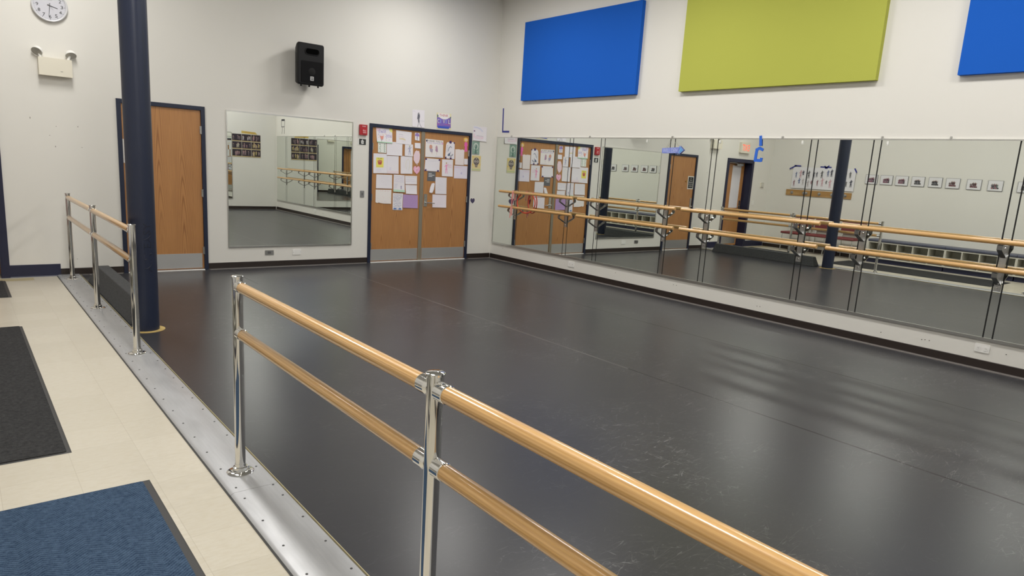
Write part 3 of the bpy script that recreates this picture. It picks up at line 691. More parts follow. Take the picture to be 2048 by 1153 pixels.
drawing('drawing', 'faint lilac pencil drawing right of the yellow bowl picture', 'drawing', [(-2.140, 1.708), (-1.934, 1.715), (-1.930, 1.434), (-2.138, 1.432)], y=YD-.0022, fn=f_)
def f_(s): s.line([(.5, .25), (.42, .5), (.5, .75), (.66, .84), (.78, .7), (.76, .4), (.68, .2)], .007, (.72, .69, .56)); s.line([(.3, .3), (.28, .6), (.4, .8)], .003, (.66, .62, .66)); s.scrib(.5, .3, .7, .7, 5, (.75, .72, .62))
drawing('drawing', 'white sheet with a pale yellow curved pencil shape near the pink heart', 'drawing', [(-1.896, 1.719), (-1.679, 1.723), (-1.674, 1.445), (-1.892, 1.438)], fn=f_)
drawing('drawing', 'plain sheet with faint slanted scribbles below the yellow bowl picture', 'drawing', [(-2.324, 1.409), (-2.042, 1.410), (-2.043, 1.193), (-2.332, 1.191)], color=(.76, .73, .77), fn=lambda s: s.scrib(.3, .2, .8, .9, 5, (.62, .60, .68)), lift=.010)
def f_(s): s.scrib(.08, .55, .95, .95, 4, PURP, .002); s.person(.68, .16, .22, (.25, .2, .4), 1.3); s.scrib(.05, .2, .35, .5, 4, (.35, .4, .6), .002); s.rect(0, 0, 1, .13, (.50, .70, .55))
drawing('drawing', 'lettered drawing with a green bottom edge in the middle of the left door leaf', 'drawing', [(-2.013, 1.419), (-1.813, 1.414), (-1.808, 1.142), (-2.019, 1.148)], fn=f_, lift=.010, y=YD-.001)
drawing('drawing', 'wide white sheet with lilac handwriting beside the green-edged drawing', 'drawing', [(-1.803, 1.410), (-1.579, 1.413), (-1.580, 1.276), (-1.799, 1.274)], fn=lambda s: s.scrib(.05, .2, .95, .95, 3, (.45, .42, .60), .002))
drawing('drawing', 'nearly blank sheet with curled corners above the purple sheet', 'drawing', [(-1.794, 1.264), (-1.576, 1.261), (-1.573, 1.115), (-1.784, 1.119)], fn=lambda s: s.scrib(.3, .3, .8, .7, 2, (.68, .68, .76)), lift=.01)
def f_(s):
    s.text('SO FUN', .2, .62, .8, .80, (.40, .38, .50)); s.oval(.45, .48, .035, .05, (.35, .02, .15))
    for k in range(24): s.oval(random.uniform(.04, .96), random.choice([random.uniform(.05, .25), random.uniform(.86, .96), random.uniform(.3, .6)]), .012, .016, random.choice([PK, PURP, ORG, (.7, .3, .3)]), 6)
drawing('drawing', 'dotted colourful sheet with a torn lower edge at the bottom left of the papers', 'drawing', [(-2.330, 1.172), (-2.049, 1.174), (-2.051, .951), (-2.333, .955)], fn=f_, color=(.80, .76, .74), outline=[(0, .08), (.1, .02), (.22, .06), (.3, .03), (.5, 0), (1, 0), (1, 1), (0, 1)])
def f_(s):
    for r in range(9): s.scrib(.08, .10*r+.05, .92, .10*r+.13, 1, (.20, .26, .45), .0035, .5, r*3)
    s.poly([(.08, .03), (.4, .03), (.35, .12), (.1, .12)], (.08, .18, .45)); s.poly([(.6, .03), (.9, .03), (.85, .12), (.62, .12)], (.08, .18, .45))
drawing('drawing', 'long sheet covered in dark blue writing at the bottom of the left door leaf', 'drawing', [(-2.022, 1.126), (-1.833, 1.120), (-1.841, .850), (-2.021, .854)], fn=f_)
drawing('drawing', 'purple sheet of paper at the bottom right of the left door leaf', 'drawing', [(-1.829, 1.106), (-1.554, 1.101), (-1.552, .884), (-1.832, .890)], color=(.44, .29, .54), fn=lambda s: s.scrib(.1, .15, .9, .9, 5, (.36, .22, .48), .0015), y=YD-.0022)
# right leaf
def f_(s):
    s.text('THANK YOU 4', .06, .86, .94, .96, DK); s.text('KIND FAMILIES', .08, .76, .90, .84, PURP)
    s.oval(.06, .9, .04, .06, DK); s.oval(.95, .82, .035, .07, (.70, .35, .60))
    s.oval(.30, .56, .09, .14, (.60, .32, .24)); s.poly([(.22, .50), (.42, .46), (.40, .26), (.28, .30)], (.40, .34, .46)); s.line([(.34, .3), (.38, .16)], .006, (.6, .4, .4))
    s.oval(.62, .54, .06, .14, (.50, .30, .36)); s.poly([(.55, .44), (.68, .58), (.70, .30), (.58, .34)], (.42, .26, .38)); s.line([(.62, .32), (.64, .16)], .006, (.6, .45, .45)); s.scrib(.55, .03, .95, .10, 1, PURP, .003)
drawing('drawing', 'large thank-you drawing with two figures at the top of the right door leaf', 'drawing', [(-1.437, 2.025), (-1.092, 2.018), (-1.088, 1.736), (-1.439, 1.732)], color=PWARM, fn=f_)
TAPE_P = (.07, .03, .14)
def f_(s):
    s.scrib(.15, .74, .85, .90, 2, (.55, .55, .62), .0015)
    for (u, v) in ((.04, .93), (.97, .93), (.07, .05), (.90, .05)): s.poly([(u-.07, v-.05), (u+.05, v-.07), (u+.07, v+.06), (u-.05, v+.07)], TAPE_P)
drawing('drawing', 'blank white sheet held by dark tape at its corners on the right door leaf', 'drawing', [(-1.427, 1.712), (-1.144, 1.709), (-1.148, 1.504), (-1.443, 1.507)], fn=f_, lift=.004)
s = Sheet(bq([(-1.380, 1.499), (-1.221, 1.501), (-1.222, 1.343), (-1.382, 1.341)], YD), NB, .003, color=(.13, .13, .14))
for k in range(3): s.rect(.14, .74-.15*k, (.52, .86, .60)[k], .80-.15*k, (.72, .72, .72))
s.build('door_sign', 'grey sign with white lines of lettering on the right door leaf', 'sign')
def f_(s):
    s.poly([(.38, 1.06), (.62, 1.08), (.66, .93), (.5, .90), (.36, .95)], DPURP); s.poly([(.86, 1.0), (1.02, .98), (1.0, .88), (.88, .92)], DPURP); s.poly([(-.04, .08), (.12, .10), (.14, -.02), (.0, -.03)], DPURP); s.poly([(.50, .08), (.68, .08), (.70, -.02), (.5, -.02)], DPURP)
    s.line([(.28, .42), (.35, .62), (.52, .74), (.68, .66), (.64, .46), (.50, .32), (.46, .20), (.60, .14), (.80, .24), (.84, .36)], .010, (.10, .13, .20)); s.poly([(.22, .20), (.44, .36), (.50, .22), (.36, .14)], (.10, .14, .22)); s.scrib(.12, .35, .26, .8, 5, (.25, .3, .4), .003); s.line([(.5, .15), (.7, .18), (.72, .30)], .006, DK)
drawing('drawing', 'white sheet with a dark swirl and purple tape on the right door leaf', 'drawing', [(-1.034, 2.001), (-.861, 2.009), (-.856, 1.727), (-1.046, 1.731)], fn=f_, outline=[(0, 0), (1, 0), (1, .93), (.9, 1), (.15, .99), (.02, .85)])
def f_(s): s.person(.40, .16, .66, PK, 1.0, hair=(.60, .40, .22), skin=(.8, .6, .5)); s.scrib(.55, .5, .9, .72, 3, PK, .003); s.scrib(.2, .8, .7, .92, 1, LPK, .002)
drawing('drawing', 'white sheet with a small pink figure in the middle of the right door leaf', 'drawing', [(-1.100, 1.711), (-.880, 1.714), (-.875, 1.431), (-1.097, 1.431)], fn=f_)
drawing('drawing', 'faded pinkish sheet below the pink paper doll', 'drawing', [(-.845, 1.897), (-.655, 1.898), (-.660, 1.634), (-.839, 1.634)], color=(.78, .71, .70), fn=lambda s: s.scrib(.12, .3, .5, .85, 4, (.70, .62, .64)), outline=[(0, 0), (1, 0), (1, .96), (.8, 1), (.6, .97), (.4, 1), (0, .98)], y=YD-.0022)
drawing('paper_note', 'small square note at the right edge of the double door', 'note', [(-.648, 1.745), (-.573, 1.747), (-.573, 1.648), (-.648, 1.646)], lift=.003)
def f_(s): s.scrib(.04, .78, .6, .94, 1, PK, .003); s.scrib(.5, .3, .9, .9, 5, (.66, .60, .78), .002); s.scrib(.1, .06, .7, .2, 1, LPK, .002); s.oval(.55, .42, .05, .09, (.55, .5, .72))
drawing('drawing', 'wide pale lavender drawing at the right edge of the right door leaf', 'drawing', [(-.850, 1.620), (-.574, 1.621), (-.574, 1.407), (-.850, 1.405)], color=(.74, .70, .80), fn=f_)
drawing('drawing', 'tall plain sheet right of the grey sign', 'drawing', [(-1.220, 1.411), (-.995, 1.409), (-.991, 1.131), (-1.217, 1.131)], color=(.76, .73, .78), fn=lambda s: s.scrib(.2, .2, .8, .7, 5, (.68, .67, .74)), y=YD-.001)
drawing('paper_strip', 'narrow curled paper strip above the lever handle', 'note', [(-1.305, 1.318), (-1.227, 1.308), (-1.258, 1.135), (-1.350, 1.152)], lift=.02, fn=lambda s: s.poly([(.35, .3), (.7, .35), (.65, .8), (.45, .85)], (.42, .42, .48)), outline=[(.05, .02), (.4, 0), (.75, .05), (1, .4), (1, .95), (.7, 1), (.25, .9), (.1, .5)])
drawing('drawing', 'pinkish white sheet right of the lever handle', 'drawing', [(-1.267, 1.119), (-.987, 1.117), (-.986, .900), (-1.266, .903)], color=(.78, .72, .78), fn=lambda s: s.scrib(.15, .2, .85, .85, 5, (.72, .64, .74)), y=YD-.0022, lift=.008)
# pink doll
s = Sheet(bq([(-.700, 2.108), (-.580, 2.108), (-.568, 1.862), (-.688, 1.862)], YD), NB, color=(.80, .13, .42), outline=[(.34, .62), (.28, .40), (.38, .36), (.34, 0), (.50, 0), (.54, .16), (.60, .16), (.62, .02), (.80, .02), (.74, .38), (.86, .42), (.78, .62), (.68, .68), (.46, .68)])
s.mb.prism([s.P(.55+.40*math.cos(a*PI/7+.2)*(1 if a % 2 else .86), .82+.17*math.sin(a*PI/7+.2)*(1 if a % 2 else .88), 0) for a in range(14)], s.n*.0016, s.mi((.80, .52, .10)))
s.layer = 30; s.oval(.56, .80, .21, .10, (.82, .56, .42)); s.oval(.48, .82, .03, .013, DK, 6); s.oval(.64, .82, .03, .013, DK, 6); s.line([(.48, .765), (.56, .75), (.64, .765)], .002, (.6, .1, .1))
s.build('doll_cutout', 'paper doll with yellow hair and pink clothes at the top right of the double door', 'paper cut-out', G)
# around the frame
G2 = 'papers taped to the wall around the double door'
def f_(s):
    c = (.12, .12, .15); s.oval(.52, .74, .085, .11, c); s.oval(.54, .77, .04, .05, (.6, .58, .58)); s.poly([(.44, .74), (.40, .48), (.48, .42), (.58, .46), (.62, .62), (.60, .76)], c)
    s.poly([(.44, .50), (.58, .50), (.60, .28), (.47, .28)], (.20, .20, .22)); s.line([(.50, .28), (.44, .02)], .006, c); s.line([(.57, .28), (.64, .14), (.76, .0)], .006, c); s.poly([(0, .9), (.3, .86), (.4, .8), (.1, .95)], (.70, .69, .74)); s.poly([(.6, .40), (1, .42), (1, .34), (.7, .36)], (.70, .69, .73))
drawing('drawing', 'drawing of a walking woman taped above the left leaf of the double door', 'drawing', [(-1.706, 2.465), (-1.480, 2.471), (-1.474, 2.196), (-1.705, 2.196)], y=0, fn=f_, group=G2)
def f_(s):
    s.rect(.03, .10, .97, .72, (.20, .13, .48)); s.poly([(.12, .98), (.85, .98), (.90, .84), (.75, .66), (.58, .62), (.40, .63), (.22, .70), (.10, .84)], (.82, .80, .80))
    s.text('THINK', .18, .78, .80, .94, (.50, .06, .05))
    for i, ch in enumerate('CIVIL'): s.text(ch, .06+.185*i, .36, .06+.185*i+(.06 if ch == 'I' else .14), .62, (.75, .72, .62) if i % 2 == 0 else (.25, .30, .70))
    s.line([(.06, .32), (.3, .26), (.6, .32), (.92, .28)], .008, (.55, .10, .30)); s.line([(.1, .24), (.5, .30), (.9, .22)], .005, (.1, .2, .6)); s.rect(.08, .05, .85, .18, (.04, .09, .50))
    s.poly([(.03, .92), (.12, .84), (.10, .72), (.03, .72)], (.10, .18, .18)); s.poly([(.90, .80), (.98, .82), (.97, .70), (.88, .70)], (.10, .16, .2))
drawing('poster', 'purple and blue poster reading THINK above the right leaf of the double door', 'poster', [(-1.247, 2.460), (-.955, 2.466), (-.950, 2.206), (-1.240, 2.200)], y=0, color=(.76, .70, .45), fn=f_, group=G2, lift=.003)
def f_(s): s.line([(.05, .93), (.3, .92), (.55, .84), (.72, .66)], .012, (.58, .62, .78)); s.line([(.08, .88), (.3, .87), (.5, .80), (.66, .64)], .008, (.68, .66, .80)); s.oval(.10, .66, .06, .05, (.25, .15, .25)); s.poly([(.05, .45), (.13, .48), (.12, .20), (.03, .20)], LPK); s.scrib(.12, .12, .8, .32, 2, PK, .004); s.line([(.25, .36), (.5, .34), (.75, .34)], .004, (.3, .28, .35))
drawing('drawing', 'drawing with a blue arc and pink writing right of the double door frame', 'drawing', [(-.496, 2.310), (-.200, 2.310), (-.207, 2.062), (-.492, 2.068)], y=-.002, fn=f_, group=G2, lift=.012)
def f_(s):
    s.rect(.0, .0, 1, 1, (.24, .36, .30)); s.oval(.5, .62, .34, .26, (.55, .62, .56)); s.oval(.5, .60, .20, .18, (.14, .24, .2)); s.poly([(.36, .05), (.46, .55), (.54, .55), (.64, .05)], (.10, .20, .16))
    for k in range(12): s.oval(random.uniform(.08, .92), random.uniform(.1, .95), .05, .035, random.choice([(.55, .62, .56), (.14, .25, .2), (.4, .5, .45)]), 6)
    s.rect(.3, 0, .75, .06, (.28, .26, .26))
drawing('poster', 'green patterned poster on the wall right of the double door', 'poster', [(-.498, 2.056), (-.338, 2.056), (-.338, 1.828), (-.494, 1.828)], y=0, color=(.42, .50, .44), fn=f_, group=G2, lift=.0)
def f_(s):
    s.rect(.0, .16, 1, 1, (.68, .58, .30)); s.rect(0, .03, 1, .14, (.52, .55, .30)); s.oval(.5, .62, .33, .26, (.13, .11, .11)); s.oval(.36, .62, .12, .075, (.50, .46, .42)); s.oval(.64, .62, .12, .075, (.50, .46, .42)); s.oval(.36, .62, .05, .035, (.1, .08, .08)); s.oval(.64, .62, .05, .035, (.1, .08, .08))
    s.poly([(.32, .42), (.68, .42), (.62, .24), (.38, .24)], (.20, .17, .16)); s.line([(.36, .34), (.64, .34)], .004, (.6, .5, .4)); s.oval(.5, .80, .10, .06, (.35, .30, .24)); s.poly([(.46, .52), (.54, .52), (.5, .47)], (.5, .45, .4))
    for a, c in ((.10, .9), (.88, .86), (.10, .4), (.88, .42)): s.oval(a, c, .09, .06, (.74, .52, .16), 8)
drawing('poster', 'yellow poster with a dark ornate skull right of the double door', 'poster', [(-.490, 1.812), (-.296, 1.814), (-.296, 1.550), (-.486, 1.550)], y=0, color=(.70, .64, .42), fn=f_, group=G2, lift=.004)
s = Sheet(bq([(-.482, 1.072), (-.386, 1.073), (-.382, .981), (-.478, .979)]), NB, color=(.060, .050, .115), outline=HEART)
s.build('heart_cutout', 'dark purple paper heart on the wall right of the double door', 'paper cut-out')
# black sign on door 1 (visible in the long mirror)
s = Sheet(bq([(-5.86, 1.70), (-5.64, 1.70), (-5.64, 1.405), (-5.86, 1.405)], .0035), NB, .002, color=(.72, .70, .66)); s.rect(.10, .07, .90, .93, (.015, .015, .015))
for k, (a, c, tx) in enumerate(((.42, .58, 'O'), (.30, .70, 'QUIET'), (.20, .80, 'PLEASE'), (.20, .80, 'CLASS IN'), (.25, .75, 'SESSION'))): s.text(tx, a, .78-.15*k, c, .87-.15*k, (.7, .7, .68))
s.build('door_sign', 'black sign with white lettering on the single door behind the column', 'sign')
# exit sign, thermostat, switch, emergency side
ex = empty('exit_sign', (-7.74, 0, 2.33), 'lit red EXIT sign over the recessed door, seen in the long mirror', 'exit sign')
MB().rbox((-7.93, -.06, 2.33), (-7.53, 0, 2.59), .01, axis=1).build('housing', m_cream, ex)
b = MB()
m_exit = mat('exit_glow', (.8, .1, .05), .4, emit=(1.0, .10, .05), es=1.1)
vs, fs = text_geo('EXIT'); b.add([(-7.88+.30*a, -.0612, 2.385+.15*q) for a, q in vs], fs); b.build('lettering', m_exit, ex)
th_ = empty('thermostat', (-8.72, 0, 1.52), 'small thermostat box on the wall left of the recessed door', 'thermostat')
MB().rbox((-8.80, -.025, 1.52), (-8.66, 0, 1.64), .006, axis=1).build('plate', m_cream, th_); MB().box((-8.78, -.032, 1.55), (-8.68, -.024, 1.61)).build('cover', mat('thermostat_cover', (.55, .54, .50), .4), th_)
MB().box((-8.79, -.027, 1.522), (-8.67, -.0245, 1.532)).build('vent', m_grey, th_); MB().box((-8.79, -.027, 1.626), (-8.67, -.0245, 1.636)).build('vent', m_grey, th_)
e, b = plate('light_switch', -8.46, -8.39, 1.06, 1.18, m_white, 'white switch plate beside the recessed door, seen in the mirror', 'light switch', [(.5, .5, .012, .03)]); b.build('toggle', m_white, e)

# ================================================================== RIGHT WALL
MZ0, MZ1 = .300, 2.150
STRIPS = [-.648, -1.928, -2.600, -3.885, -4.555, -5.859, -6.544, -7.841, -8.53, -9.83]
SW, GAP = .078, .013
# black backing + channels
struct(MB().box((.005, -10.615, MZ0), (.012, -.067, MZ1)).build('trim_7', m_black))
b = MB(); b.box((-.010, -10.62, MZ0-.012), (.012, -.062, MZ0+.010)); b.box((-.005, -10.62, MZ0-.022), (.012, -.062, MZ0-.012)); struct(b.build('trim_8', m_alu))
b = MB(); b.box((-.010, -10.62, MZ1-.004), (.012, -.062, MZ1+.010)); b.box((-.008, -.069, MZ0), (.012, -.062, MZ1)); struct(b.build('trim_9', m_alu))
edges = [-.069]
for s0 in STRIPS: edges += [s0, s0-SW]
edges.append(-10.61)
ORD = ['first', 'second', 'third', 'fourth', 'fifth', 'sixth', 'seventh', 'eighth', 'ninth', 'tenth', 'eleventh']
for i in range(len(edges)-1):
    a, c = edges[i], edges[i+1]
    y0 = a-(GAP/2 if i else 0); y1 = c+(GAP/2 if i < len(edges)-2 else 0)
    lean = .00035 if y0 > -4.2 else .0010
    z0, z1 = MZ0+.004, MZ1-.002; dx = (z1-z0)*lean
    b = MB(); b.prism([(0.0, y0, z0), (-dx, y0, z1), (.0045-dx, y0, z1), (.0045, y0, z0)], (0, y1-y0, 0))
    if i % 2 == 0:
        k = i//2; wide = 'wide' if (a-c) > 1.0 else 'narrower'
        tag(b.build('wall_mirror', m_mirror), '%s tall mirror panel of the long mirror wall, %s from the room corner' % (wide, ORD[k]), 'mirror', 'mirror panels along the right wall')
    else:
        k = i//2
        tag(b.build('narrow_mirror', m_mirror), 'thin upright mirror strip carrying a barre bracket, %s from the room corner' % ORD[k], 'mirror', 'bracket strips between the mirror panels')
# wall barres
SECT = [(-.400, -2.230, 0, 1), (-2.345, -4.190, 2, 3), (-4.290, -6.170, 4, 5), (-6.272, -8.150, 6, 7), (-8.25, -10.15, 8, 9)]
BX, BZ1, BZ0, BR = -.150, 1.232, .976, .0235
for k, (ya, yb, s0, s1) in enumerate(SECT):
    wb = empty('wall_barre', (0, (ya+yb)/2, BZ0), 'two-rail wooden wall barre on the long mirror, %s from the room corner' % ORD[k], 'ballet barre', 'double barres on the mirror wall')
    for z in (BZ1, BZ0):
        MB().lathe((BX, ya, z), (0, -1, 0), [(0, BR-.004), (.004, BR), (ya-yb-.004, BR), (ya-yb, BR-.004)], 0, 24).build('rail', m_barre, wb)
    for si in (s0, s1):
        yc = STRIPS[si]-SW/2; hw = .027
        br = MB().box((-.010, yc-hw, .765), (-.004, yc+hw, 1.195)).build('bracket_plate', m_steel, wb)
        for z in (BZ1, BZ0):
            zt = z-BR
            path = [(-.012, zt-.125), (BX-.012, zt-.048), (BX-.012, zt-.010), (BX+.03, zt-.001)]
            th2 = .004
            b = MB(); prevp = None
            for (p, q) in zip(path, path[1:]):
                d = Vector((q[0]-p[0], 0, q[1]-p[1])); nrm = Vector((-d.z, 0, d.x)).normalized()*th2
                P0 = Vector((p[0], yc-.022, p[1])); P1 = Vector((q[0], yc-.022, q[1]))
                b.prism([P0-nrm, P1-nrm, P1+nrm, P0+nrm], (0, .044, 0))
            b.cyl((BX-.012+.012, yc, zt-.002), (BX, yc, zt+.004), .012, 0, 10)
            b.build('support_arm', m_darksteel, br)
        for z in (1.172, .800): MB().lathe((-.010, yc, z), (-1, 0, 0), [(0, .010), (.004, .010), (.008, .005)], 0, 12).build('bolt', m_chrome, br)

# acoustic panels
def ac(y0, y1, m, label):
    e = MB().rbox((-.052, y1, 2.748), (.012, y0, 3.990), .004, axis=0).build('acoustic_panel', m)
    tag(e, label, 'acoustic panel', 'fabric panels above the mirrors')
ac(-.709, -3.212, m_panelblue, 'bright blue fabric wall panel nearest the room corner')
ac(-3.966, -6.480, m_panelgreen, 'lime green fabric wall panel between the two blue panels')
ac(-7.238, -9.74, m_panelblue, 'bright blue fabric wall panel cut off by the right edge of the photo')

# tape letters
NR = (-1, 0, 0)
def strips_letter(name, label, segs, m, x=.011):
    b = MB(); k = 0
    for (y0, z0, y1, z1, w_) in segs:
        a = Vector((x, y0, z0)); c = Vector((x, y1, z1)); d = (c-a).normalized(); e = d.cross(Vector((1, 0, 0)))*w_/2
        b.prism([a-e, c-e, c+e, a+e], (-.0012-.0002*k, 0, 0)); k += 1
    return tag(b.build(name, m), label, 'tape letter')
strips_letter('tape_letter', 'dark blue tape letter L above the corner end of the mirror', [(-.173, 2.648, -.186, 2.245, .030), (-.172, 2.252, -.372, 2.250, .032)], m_tapedark)
strips_letter('tape_letter', 'blue tape letter I over the top edge of the mirror', [(-5.222, 2.188, -5.236, 2.068, .036)], m_tapeblue, x=-.011)
strips_letter('tape_letter', 'blue tape letter C stuck on the mirror below the letter I', [(-5.276, 2.020, -5.218, 2.045, .034), (-5.225, 2.042, -5.176, 2.018, .034), (-5.190, 2.036, -5.182, 1.892, .036), (-5.170, 1.900, -5.262, 1.897, .036), (-5.258, 1.885, -5.264, 1.930, .034)], m_tapeblue, x=-.004)
strips_letter('tape_letter', 'black tape letter R above the far end of the mirror, seen in the square mirror', [(-10.02, 2.60, -10.04, 2.42, .02), (-10.27, 2.60, -10.27, 2.42, .02), (-10.02, 2.61, -10.27, 2.61, .05), (-10.03, 2.42, -10.27, 2.42, .02), (-10.20, 2.40, -10.24, 2.22, .015), (-10.05, 2.40, -10.06, 2.22, .015)], mat('black_tape', (.02, .02, .035), .5))
# arrow sign hanging from string
ar = empty('arrow_sign', (-.02, -3.93, 1.94), 'small blue paper arrow sign hanging by string on the mirror', 'sign')
s = Sheet([(-.014, -3.758, 2.045), (-.014, -4.125, 2.055), (-.014, -4.125, 1.945), (-.014, -3.768, 1.940)], NR, .002, color=(.22, .27, .66), outline=[(0, .12), (.78, .14), (.79, -.02), (1, .50), (.80, 1.05), (.79, .86), (0, .76)])
s.poly([(.80, .10), (.97, .50), (.82, .92)], (.10, .35, .68)); s.text('WILL DEN', .05, .22, .72, .70, (.50, .55, .80)); s.line([(.66, 0), (.82, .8)], .006, (.10, .16, .5)); s.line([(.72, -.05), (.88, .7)], .005, (.35, .45, .75))
s.build('arrow', parent=ar)
MB().tube([(-.016, -3.82, 2.02), (-.014, -3.909, 2.165), (-.016, -4.02, 2.045)], .0018, seg=6).build('string', mat('string', (.45, .44, .36), .8), ar)
# mirror clips and clear hooks along the top edge
for i, y in enumerate((-.455, -2.35, -3.905, -5.50, -6.62, -7.263)):
    b = MB(); b.lathe((.012, y, 2.178), (-1, 0, 0), [(0, .008), (.018, .008), (.022, .004)], 0, 10); b.box((-.013, y-.006, 2.150), (.010, y+.006, 2.178))
    tag(b.build('mirror_clip', m_steel), 'tiny metal clip at the top edge of the long mirror, %s from the room corner' % ORD[i], 'clip', 'clips along the top of the long mirror')
for i, y in enumerate((-3.48, -4.66, -5.755, -6.685)):
    b = MB().rbox((-.008, y-.010, 2.090), (-.003, y+.010, 2.135), .004, axis=0).tube([(-.008, y, 2.105), (-.022, y, 2.098), (-.026, y, 2.110)], .003, seg=6)
    tag(b.build('adhesive_hook', mat('clear_plastic', (.78, .78, .74), .15)), 'clear adhesive hook near the mirror top, %s from the room corner' % ORD[i], 'hook', 'clear hooks on the long mirror')
# outlets on right wall
def plate_r(y0, y1, z0, z1, label, n, name='power_outlet', cat='outlet'):
    e = empty(name, (.012, (y0+y1)/2, z0), label, cat)
    MB().rbox((.004, y1, z0), (.012, y0, z1), .006, axis=0).build('plate', m_white, e)
    for k in range(n):
        yc = y0+(y1-y0)*(k+.5)/n
        b = MB().rbox((.002, yc-.018, (z0+z1)/2-.022), (.005, yc+.018, (z0+z1)/2+.022), .008, axis=0); b.box((.0012, yc-.006, (z0+z1)/2-.006), (.0022, yc-.004, (z0+z1)/2+.006), 1).box((.0012, yc+.004, (z0+z1)/2-.006), (.0022, yc+.006, (z0+z1)/2+.006), 1)
        b.build('socket', [m_white, m_grey], e)
plate_r(-7.790, -7.915, .162, .243, 'white double outlet plate low on the wall at the right edge of the photo', 2)
plate_r(-2.085, -2.222, .147, .235, 'white double outlet plate below the mirror near the double door', 2)
b = MB()
for (y, z) in ((-1.70, .21), (-1.74, .21), (-3.10, .20), (-4.17, .20), (-4.22, .20), (-5.45, .15), (-5.49, .15), (-7.35, .17), (-7.39, .17), (-7.32, .165), (-.38, .22), (-6.92, .15), (-8.05, .19)):
    b.cyl((.012, y, z), (.0105, y, z), .005, 0, 8)
tag(b.build('screw_holes', mat('hole_dark', (.08, .07, .06), .7)), 'small dark screw holes in the wall under the long mirror', 'screw holes', kind='stuff')

# hoop and ribbon on the first barre
b = MB(); cy, cz, rr = -1.04, 1.075, .172
b.tube([(-.072-.052*math.cos(k*2*PI/40), cy+rr*math.cos(k*2*PI/40), cz+rr*math.sin(k*2*PI/40)) for k in range(40)], .010, closed=True, seg=10)
tag(b.build('hoop', mat('orange_red_rubber', (.62, .065, .035), .4)), 'orange-red hoop hanging behind the first wall barre', 'hoop')
b = MB()
def ribbon(mb, path, w_, mi=0):
    for p, q in zip(path, path[1:]):
        mb.prism([(p[0], p[1]-w_/2, p[2]), (p[0], p[1]+w_/2, p[2]), (q[0], q[1]+w_/2, q[2]), (q[0], q[1]-w_/2, q[2])], (-.003, 0, 0), mi)
ribbon(b, [(BX+.028, -.80, 1.10), (BX+.028, -.80, 1.235), (BX+.012, -.80, 1.262), (BX-.014, -.80, 1.262), (BX-.030, -.80, 1.235), (BX-.032, -.79, 1.05), (BX-.028, -.80, .98), (BX-.034, -.81, .84)], .030, 0)
ribbon(b, [(BX-.036, -.84, 1.225), (BX-.050, -.83, 1.12), (BX-.044, -.80, 1.06)], .020, 0); ribbon(b, [(BX-.030, -.77, .98), (BX-.040, -.775, .80)], .022, 0)
b.prism([(BX-.04, -.76, 1.12), (BX-.04, -.86, 1.12), (BX-.04, -.83, 1.03)], (-.004, 0, 0), 1)
tag(b.build('ribbon', [mat('pink_ribbon', (.72, .30, .27), .7), mat('plum_ribbon', (.28, .07, .12), .7)]), 'pink ribbon looped over both rails of the barre nearest the corner', 'ribbon')

# ================================================================== COLUMN, RAILINGS, BLOCK, MATS
col_ = empty('column', (-6.300, -3.18, 0), 'tall round navy blue steel column beside the far railing', 'column')
CX, CY, CR = -6.292, -3.20, .108
MB().cyl((CX, CY, 0), (CX, CY, ZC), CR, 0, 48).build('shaft', m_navy, col_)
MB().lathe((CX, CY, 0), (0, 0, 1), [(0, CR+.045), (.003, CR+.045), (.004, CR)], 0, 48, caps=False).build('floor_collar', mat('yellowed_collar', (.50, .36, .13), .5), col_)
# raised vertical lettering
for i, (word, zc) in enumerate((('AIN', .62), ('EASY', .86))):
    vs, fs = text_geo(word); L = .17 if i == 0 else .22; hgt = .062; b = MB(); vv = []
    a0 = math.atan2(-9.9115-CY, -7.566-CX)+.35
    for (u, v) in vs:
        a = a0 + (v-.5)*hgt/CR*-1.0; vv.append((CX+(CR+.0012)*math.cos(a), CY+(CR+.0012)*math.sin(a), zc-L/2+u*L))
    b.add(vv, fs); b.build('lettering', mat('dark_navy_letters', (.006, .009, .022), .5), col_)

RX, RZ1, RZ0, RR, PR = -6.525, .985, .752, .0255, .0250
ZB = .018
def railing(ys, label):
    e = empty('floor_barre', (RX, sum(ys)/len(ys), ZB), label, 'ballet barre', 'free-standing barres on the threshold strip')
    for y in ys:
        po = MB().cyl((RX, y, ZB), (RX, y, 1.030), PR, 0, 32).build('post', m_chrome, e)
        MB().lathe((RX, y, 1.026), (0, 0, 1), [(0, PR+.0005), (.001, PR+.004), (.007, PR+.004), (.010, PR), (.0115, .008)], 0, 32).build('cap', m_chrome, po)
        MB().lathe((RX, y, ZB), (0, 0, 1), [(0, .066), (.004, .066), (.009, .058), (.011, PR+.012), (.030, PR+.010), (.032, PR+.003), (.046, PR+.002)], 0, 36).build('base_flange', m_chrome, po)
    for ya, yb in zip(ys, ys[1:]):
        for z in (RZ1, RZ0):
            r = MB().cyl((RX, ya-PR-.006, z), (RX, yb+PR+.006, z), RR, 0, 32).build('rail', m_barre, e)
            for (yy, d) in ((ya, -1), (yb, 1)):
                MB().lathe((RX, yy+d*(PR-.008), z), (0, d, 0), [(0, .020), (.010, RR+.0025), (.050, RR+.0025), (.052, RR+.0005)], 0, 28, caps=False).build('collar', m_chrome, r)
railing([-.392, -2.190, -4.050], 'far two-rail wooden barre on chrome posts beside the navy column')
railing([-6.552, -8.325, -10.10], 'near two-rail wooden barre on chrome posts crossing the foreground')

